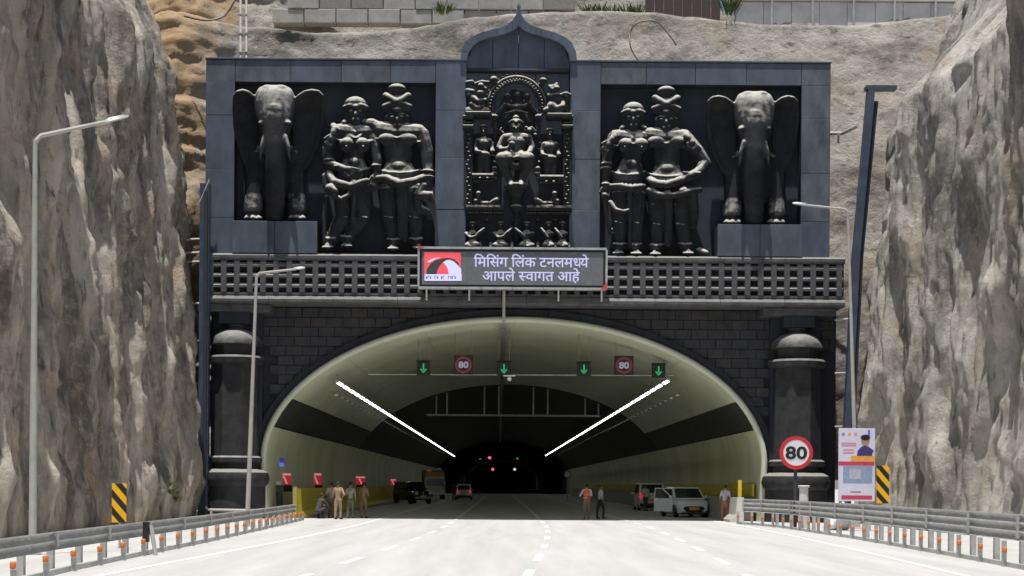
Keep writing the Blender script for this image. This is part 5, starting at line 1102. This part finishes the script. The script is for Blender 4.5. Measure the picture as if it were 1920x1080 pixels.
    MB().box(-hw * .88, hw * .88, hl - .06, hl + .05, zb + .06, zb + .26).build('rear_bumper', M['black'] if boxy else paint, o)
    if open_door:
        h = bpy.data.objects.new('door', None); y0 = ws[0] + .18
        dm = MB(); dm.loft([[(-hw - .02, 0, zb + .08), (-hw + .05, 0, zb + .08), (-hw + .05, 0, belt), (-hw - .02, 0, belt)], [(-hw - .02, 1.02, zb + .08), (-hw + .05, 1.02, zb + .08), (-hw + .05, 1.02, belt), (-hw - .02, 1.02, belt)]])
        for p in ([(-hw, .02, belt), (-cw, .6, r - .1)], [(-cw, .6, r - .1), (-cw, 1.0, r - .1)], [(-cw, 1.0, r - .1), (-hw, 1.0, belt)]): dm.tube(p, .03, 6)
        me = dm; me.v = [(x + hw, y, z) for x, y, z in me.v]; d_ = me.build('door', paint, o, loc=(-hw, y0, 0)); d_.rotation_euler.z = R(60)
        MB().add([(0.0, .08, belt), (hw - cw, .6, r - .12), (hw - cw, .97, r - .12), (0.0, .97, belt)], [(0, 1, 2, 3)]).build('door_glass', M['glass'], d_); MB().box(-.06, -.03, .75, .95, belt - .12, belt - .08).build('handle', M['chrome'], d_)
    return o
car('hatchback_car', 'white hatchback car with open front door and orange plate at tunnel mouth', (10.0, 10.6, 0), R(9), M['carwhite'], H=1.62, belt=1.0, hood=0.93, W=1.76, open_door=True)
car('minivan', 'silver cream minivan parked behind the white car on the right', (10.15, 31, 0), R(180), M['carsilver'], L=4.2, W=1.78, H=1.85, belt=1.05, hood=1.0, ws=(-1.5, -.8), rs=(1.85, 2.0), tail='van', boxy=.7)
car('estate_car', 'pale car with red tail lights driving into the tunnel', (-3.75, 92, 0), R(180), M['carsilver'], L=4.2, W=1.75, H=1.66, rs=(1.7, 1.95), boxy=.4)
jp = car('jeep', 'black jeep parked by the left wall facing out of the tunnel', (-7.2, 55, 0), R(28), M['carblack'], L=4.2, W=1.85, H=1.86, belt=1.16, hood=1.12, zb=.38, ws=(-.75, -.45), rs=(1.75, 2.0), wr=.38, boxy=.85, plate=M['signwhite'])
MB().box(-.75, .75, -2.2, -2.12, .45, .6).build('chrome_bumper', M['chrome'], jp); MB().box(-.06, .06, -2.14, -2.1, .62, 1.05).build('grille_bar', M['chrome'], jp)
for s in (-1, 1): disc(0, .13, 0, .06, 16).build('round_headlight', M['head'], jp, loc=(s * .62, -2.16, .92))
tr = thing('truck', 'cream box truck with orange visor parked behind the black jeep', 'truck', (-7.15, 94, 0), R(6))
MB().loft([[(x, y, z) for x, z in ((-1.1, .6), (1.1, .6), (1.12, 1.4), (1.02, 2.35), (.9, 2.5), (-.9, 2.5), (-1.02, 2.35), (-1.12, 1.4))] for y in (-2.8, -1.1)]).build('cab', M['cream'], tr, smooth=True)
MB().box(-1.15, 1.15, -.95, 3.2, .85, 3.15).build('box_body', C('truck_grey', (0.16, 0.17, 0.14)), tr); MB().box(-.5, .5, -2.6, 3.1, .5, .84).build('chassis', M['black'], tr)
MB().rect(-.92, .92, 1.5, 2.15, -2.83, .04, .02).build('windscreen', M['glass'], tr); MB().rect(-1.0, 1.0, 2.52, 2.95, -2.7, .8, .03).build('visor_board', C('truck_orange', (0.6, 0.25, 0.03)), tr); MB().box(-1.08, 1.08, -2.95, -2.81, .5, .78).build('bumper', M['signwhite'], tr)
for s in (-1, 1):
    MB().rect(s * .8 - .13, s * .8 + .13, .85, 1.05, -2.86, .07, .01).build('headlight', M['head'], tr); MB().box(s * 1.2 - .06, s * 1.2 + .06, -2.75, -2.6, 1.6, 2.1).build('mirror', M['black'], tr)
    for y in (-2.1, 1.9): wheel(tr, s * .98, y, .45, .26, s)
MB().ell((-.6, -1.5, 3.05), (.3, .3, .12), 10).build('roof_bundle', M['signwhite'], tr); MB().ell((.55, 0, 3.28), (.4, .5, .14), 10).build('roof_bundle', C('bundle_grey', (0.45, 0.47, 0.5)), tr)

# ================================================================== PEOPLE
def person(label, loc, rz, shirt, trouser, H=1.7, pose='stand', vest=None, hat=None, bald=False, shoe=(0.02, 0.02, 0.02), lean=0.0, arms=None, step=0.06):
    o = thing('person', label, 'person', loc, rz, group=None); k = H / 1.7
    B = Blob(); V = lambda x, y, z: Vector((x, y - lean * max(0, z - .9), z)) * k
    cp = lambda tag_, *p: B.cap([V(*q[:3]) for q in p], [q[3] * k for q in p], tag_)
    el = lambda tag_, c, r: B.ell(V(*c), tuple(x * k for x in r), tag_)
    # 0 skin 1 shirt 2 trousers 3 shoe 4 hair
    if pose == 'squat':
        for s in (-1, 1):
            cp(2, (s * .1, .1, .34, .1), (s * .2, -.28, .5, .075)); cp(2, (s * .2, -.28, .5, .07), (s * .15, -.06, .1, .048)); cp(3, (s * .15, -.02, .05, .045), (s * .17, -.2, .04, .04))
            cp(1, (s * .19, -.1, .82, .06), (s * .26, -.26, .66, .048)); cp(0, (s * .26, -.26, .66, .042), (s * .1, -.42, .58, .032))
        cp(1, (0, .1, .36, .14), (0, 0, .6, .15), (0, -.1, .8, .15)); cp(1, (-.17, -.1, .82, .07), (.17, -.1, .82, .07)); zt_ = .9; hy = -.16
        el(0, (0, hy, zt_ + .14), (.075, .095, .115)); cp(0, (0, -.1, zt_ - .04, .05), (0, hy, zt_ + .06, .05)); el(4, (0, hy + .02, zt_ + .18), (.083, .098, .095)); fz = zt_ + .14
        hands = [(s * .1, -.42, .58, -1) for s in (-1, 1)]
    else:
        for s in (-1, 1):
            f = s * step
            cp(2, (s * .085, 0, .86, .098), (s * .09, f * .5, .66, .085), (s * .095, f, .47, .062)); cp(2, (s * .095, f, .47, .062), (s * .098, f + .01, .3, .062), (s * .1, f + .03, .1, .05)); cp(3, (s * .1, f + .04, .05, .045), (s * .11, f - .12, .035, .038))
        el(2, (0, .01, .9), (.155, .115, .12)); cp(1, (0, 0, .98, .125), (0, -.005, 1.15, .13), (0, 0, 1.3, .135)); el(1, (-.07, -.01, 1.28), (.12, .105, .13)); el(1, (.07, -.01, 1.28), (.12, .105, .13)); cp(1, (-.165, 0, 1.385, .062), (0, .01, 1.42, .066), (.165, 0, 1.385, .062))
        cp(0, (0, .01, 1.42, .05), (0, 0, 1.5, .048)); el(0, (0, -.01, 1.585), (.075, .095, .115)); fz = 1.585; hy = -.01
        if not bald: el(4, (0, .012, 1.625), (.083, .1, .09))
        hands = []
        for s, A in zip((-1, 1), arms or ('down', 'down')):
            if A == 'down': e1, h1 = (s * .235, .03, 1.12), (s * .245, -.05, .88)
            elif A == 'hip': e1, h1 = (s * .33, .08, 1.13), (s * .17, -.06, .98)
            elif A == 'front': e1, h1 = (s * .24, -.02, 1.13), (s * .1, -.24, 1.12)
            else: e1, h1 = (s * .23, .09, 1.13), (s * .05, .18, 1.0)
            cp(1, (s * .185, 0, 1.37, .058), ((s * .185 + e1[0]) / 2, e1[1] / 2, 1.25, .05), (*e1, .046)); cp(0, (*e1, .042), (*h1, .028)); hands.append((*h1, s))
    el(0, (0, hy - .1, fz - .015), (.015, .02, .026))
    for s in (-1, 1): el(0, (s * .078, hy + .005, fz - .005), (.014, .025, .032))
    for hx, hy_, hz, s in hands: el(0, (hx, hy_, hz - .03), (.028, .03, .04))
    mats = [M['skin'], C('cloth_%.2f_%.2f_%.2f' % shirt, shirt), C('cloth_%.2f_%.2f_%.2f' % trouser, trouser), C('shoe_%.2f' % shoe[0], shoe), M['hair']]
    me = B.mesh('person_body', mats, 0.017, 1); body = put('body', me, o)
    fb = MB()
    for hx, hy_, hz, s in hands:
        c = V(hx, hy_, hz)
        for q in range(4): fb.tube([c + Vector(((q - 1.5) * .004, (q - 1.5) * .015, -.055)) * k, c + Vector(((q - 1.5) * .004, (q - 1.5) * .017 - .006, -.085)) * k, c + Vector((0, (q - 1.5) * .015 - .018, -.11 + abs(q - 1.4) * .006)) * k], [.0085 * k, .008 * k, .0065 * k], 6)
        fb.tube([c + Vector((0, -.025, -.02)) * k, c + Vector((0, -.05, -.05)) * k, c + Vector((0, -.05, -.072)) * k], .008 * k, 6)
    fb.build('fingers', M['skin'], o, smooth='all')
    ey = MB()
    for s in (-1, 1): ey.ell(V(s * .03, hy - .088, fz + .005), (.011 * k, .008 * k, .008 * k), 8)
    ey.ell(V(0, hy - .09, fz - .055), (.024 * k, .008 * k, .006 * k), 8); ey.build('eyes_and_mouth', M['hair'], o, smooth='all')
    if vest:
        q = []
        for z, a, b in ((.9, .16, .135), (1.0, .158, .142), (1.15, .162, .146), (1.28, .192, .15), (1.38, .18, .115), (1.44, .1, .09)): q.append([V(a * math.cos(t), .003 + b * math.sin(t), z) for t in np.linspace(0, 2 * math.pi, 25)[:-1]])
        MB().loft(q, caps=False).build('vest', vest, o, smooth='all')
        for z in (1.02, 1.16): MB().loft([[V(.17 * math.cos(t), .003 + .151 * math.sin(t), zz) for t in np.linspace(0, 2 * math.pi, 25)[:-1]] for zz in (z, z + .035)], caps=False).build('reflective_stripe', C('reflective', (0.75, 0.75, 0.6)), o)
    if hat: MB().lathe([(.03 * k, .1 * k), (.09 * k, .085 * k), (.1 * k, .03 * k), (.1 * k, .0), (.13 * k, -.012 * k)][::-1], V(0, hy - .005, fz + .055), 18).build('cap', hat, o, smooth=True)
    return o
kh, kh2, ol = (0.36, 0.25, 0.16), (0.3, 0.2, 0.09), (0.2, 0.2, 0.11)
def gp_(px, y): q = pt(px, 960, y); return (q.x, y, 0)
khcap = C('police_cap', (0.03, 0.02, 0.02))
person('person in beige khaki uniform and dark cap standing hand on hip', gp_(634, -.6), R(160), kh, kh, 1.74, arms=('hip', 'front'), hat=khcap)
person('person in pale khaki shirt partly behind the beige uniformed one', gp_(621, 2.2), R(200), (0.4, 0.3, 0.24), (0.25, 0.17, 0.12), 1.72, arms=('front', 'down'))
person('person in olive shirt and dark trousers standing between two khaki dressed people', gp_(657, 1.2), R(170), (0.26, 0.27, 0.17), (0.12, 0.13, 0.08), 1.7, arms=('down', 'front'), hat=khcap)
person('person in brown khaki uniform facing the tunnel on the right of the group', gp_(682, 2.6), R(150), kh2, kh2, 1.7, arms=('front', 'down'), hat=khcap)
person('person in dark clothes squatting beside the yellow barrier end', gp_(599, 0.6), R(140), (0.06, 0.05, 0.045), (0.05, 0.04, 0.04), 1.75, pose='squat')
person('person in dark brown clothes crouching behind the other squatting one', gp_(612, 1.6), R(200), (0.1, 0.08, 0.07), (0.04, 0.04, 0.05), 1.6, pose='squat')
person('person in orange vest over white shirt and beige trousers seen from behind', gp_(1100, 3.6), R(175), (0.7, 0.68, 0.7), (0.3, 0.24, 0.14), 1.72, arms=('back', 'hip'), vest=C('vest_orange', (0.95, 0.16, 0.05)), bald=False)
person('person in pale green shirt and black trousers walking in the tunnel', gp_(1126, 4.2), R(100), (0.5, 0.56, 0.4), (0.015, 0.016, 0.02), 1.7, arms=('down', 'down'), step=.13)
person('person in pale lilac shirt and reddish trousers beside the right concrete barrier', gp_(1359, 1.5), R(150), (0.55, 0.5, 0.58), (0.4, 0.16, 0.11), 1.72, arms=('front', 'down'), lean=.12)
person('person in black jacket standing between the truck and the pale car', gp_(851, 78), R(170), (0.02, 0.02, 0.025), (0.02, 0.02, 0.02), 1.72)
person('person in white shirt beside the minivan tailgate', (9.6, 27.6, 0), R(10), (0.7, 0.74, 0.8), (0.08, 0.08, 0.1), 1.7, arms=('front', 'down'))

# ================================================================== HILLTOP DETAILS
rw = thing('retaining_wall', 'long pale concrete parapet wall along the top of the right slope', 'wall')
for i in range(9):
    x = 12.6 + i * 1.5; MB().rect(x + .01, x + 1.49, 26.2, 27.75 + 0.06 * random.random(), 10.4 + random.uniform(0, .05), .3, .02).build('wall_block', M['paleconc'], rw)
MB().box(12.5, 26.2, 10.2, 10.8, 27.82, 27.95).build('coping', M['paleconc'], rw)
for i in range(6): MB().tube([(14.5 + i * 2.2, 10.25, 26.1), (14.5 + i * 2.2, 10.25, 28.2)], .06, 6).build('fence_post', M['galv'], rw)
rb = thing('retaining_wall', 'grey stacked concrete block wall on the bench above the left niche', 'wall')
for r in range(2):
    for i in range(9):
        x = -12.2 + i * 1.7 + (r % 2) * .8; MB().rect(x + .02, x + 1.68, 26.1 + r * .75, 26.83 + r * .75, 9.2 + random.uniform(-.08, .08), .8, .03).build('wall_block', M['conc'] if random.random() < .75 else C('stained_block', (0.24, 0.23, 0.21)), rb)
db = thing('timber_hoarding', 'dark brown hoarding on the bench between the arch tip and the pale parapet', 'hoarding')
for i in range(8): MB().rect(7.6 + i * .5 + .01, 8.1 + i * .5 - .01, 26.0, 28.3 + .1 * random.random(), 9.3 + random.uniform(0, .04), .06, .01).build('board', C('hoarding_brown', (0.07, 0.05, 0.045)), db)
def cable(pts, r, label):
    P = [Vector(p) for p in pts]; out = []
    for i in range(len(P) - 1):
        a, b, c, d = P[max(i - 1, 0)], P[i], P[i + 1], P[min(i + 2, len(P) - 1)]
        for t in np.linspace(0, 1, 8, endpoint=False): t = float(t); out.append(.5 * ((2 * b) + (c - a) * t + (2 * a - 5 * b + 4 * c - d) * t * t + (3 * b - a - 3 * c + d) * t ** 3))
    out.append(P[-1]); tag(MB().tube(out, r, 6).build('hanging_cable', M['black']), label, 'cable')
cable([pt(1200, 118, 3.6), pt(1183, 90, 3.9), pt(1182, 60, 4.4), pt(1198, 42, 4.7), pt(1230, 40, 4.7), pt(1252, 62, 4.4), pt(1268, 84, 4.0)], .035, 'black cable loop hanging on the slope above the right niche')
cable([pt(345, 30, 2.6), pt(385, 38, 2.9), pt(420, 30, 3.2), pt(440, 2, 3.6)], .045, 'black sagging cable on the rocky slope above the left niche')
pp = thing('riser_pipes', 'pair of thin pale riser pipes on the rocky slope above the left niche', 'pipe')
for px in (451, 462): MB().tube([pt(px, 112, 2.8), pt(px, 0, 4.0), pt(px, -30, 4.4)], .06, 8).build('pipe', M['pole'], pp)
for i in range(3): q = pt(456, 30 + 35 * i, 3.9 - .4 * i); MB().box(q.x - .25, q.x + .25, q.y - .3, q.y - .2, q.z - .03, q.z + .03).build('clamp', M['galv'], pp)
def tuft(label, c, n, h, spread, m):
    o = thing('weed_plant', label, 'plant', c, group='weeds on the rock'); mb = MB(); rnd = random.Random(int(c[0] * 100))
    for i in range(n):
        a = rnd.uniform(0, 6.28); l = h * rnd.uniform(.5, 1.1); r_ = spread * rnd.random(); b = Vector((r_ * math.cos(a), r_ * .5 * math.sin(a), -.05)); d = Vector((math.cos(a) * .5, math.sin(a) * .5 - .2, 1)).normalized(); t = Vector((-math.sin(a), math.cos(a), 0)) * .035
        p1, p2 = b + d * l * .5 + t, b + d * l * .5 - t; mb.add([b, p1, b + d * l + Vector((.1 * math.cos(a), 0, -.1 * l)), p2], [(0, 1, 2, 3)])
    mb.build('leaves', m, o); MB().tube([(0, 0, -.1), (0, 0, h * .5)], .015, 5).build('stem', C('stem_brown', (0.15, 0.1, 0.05)), o); return o
for i, px in enumerate((1105, 1128, 1150, 1178, 1195, 1365, 1372)):
    q = pt(px, 24 if px < 1300 else 20, 7.0); tuft('dry green weed tuft on the bench above the right niche', (q.x, 7.2, q.z - .15), 60, .9 if px < 1300 else 1.6, .35, M['leaf'])
tuft('dry green weed tuft on the bench left of the arch tip', (pt(830, 18, 7).x, 7.2, pt(830, 24, 7).z), 80, .8, .5, M['leaf'])
for i, (px, py) in enumerate(((318, 910), (328, 925), (340, 938))):
    q = pt(px, py, -8.0); tuft('small green creeper at the foot of the left rock face', (q.x, -8.5, q.z), 40, .35, .25, M['leaf'])
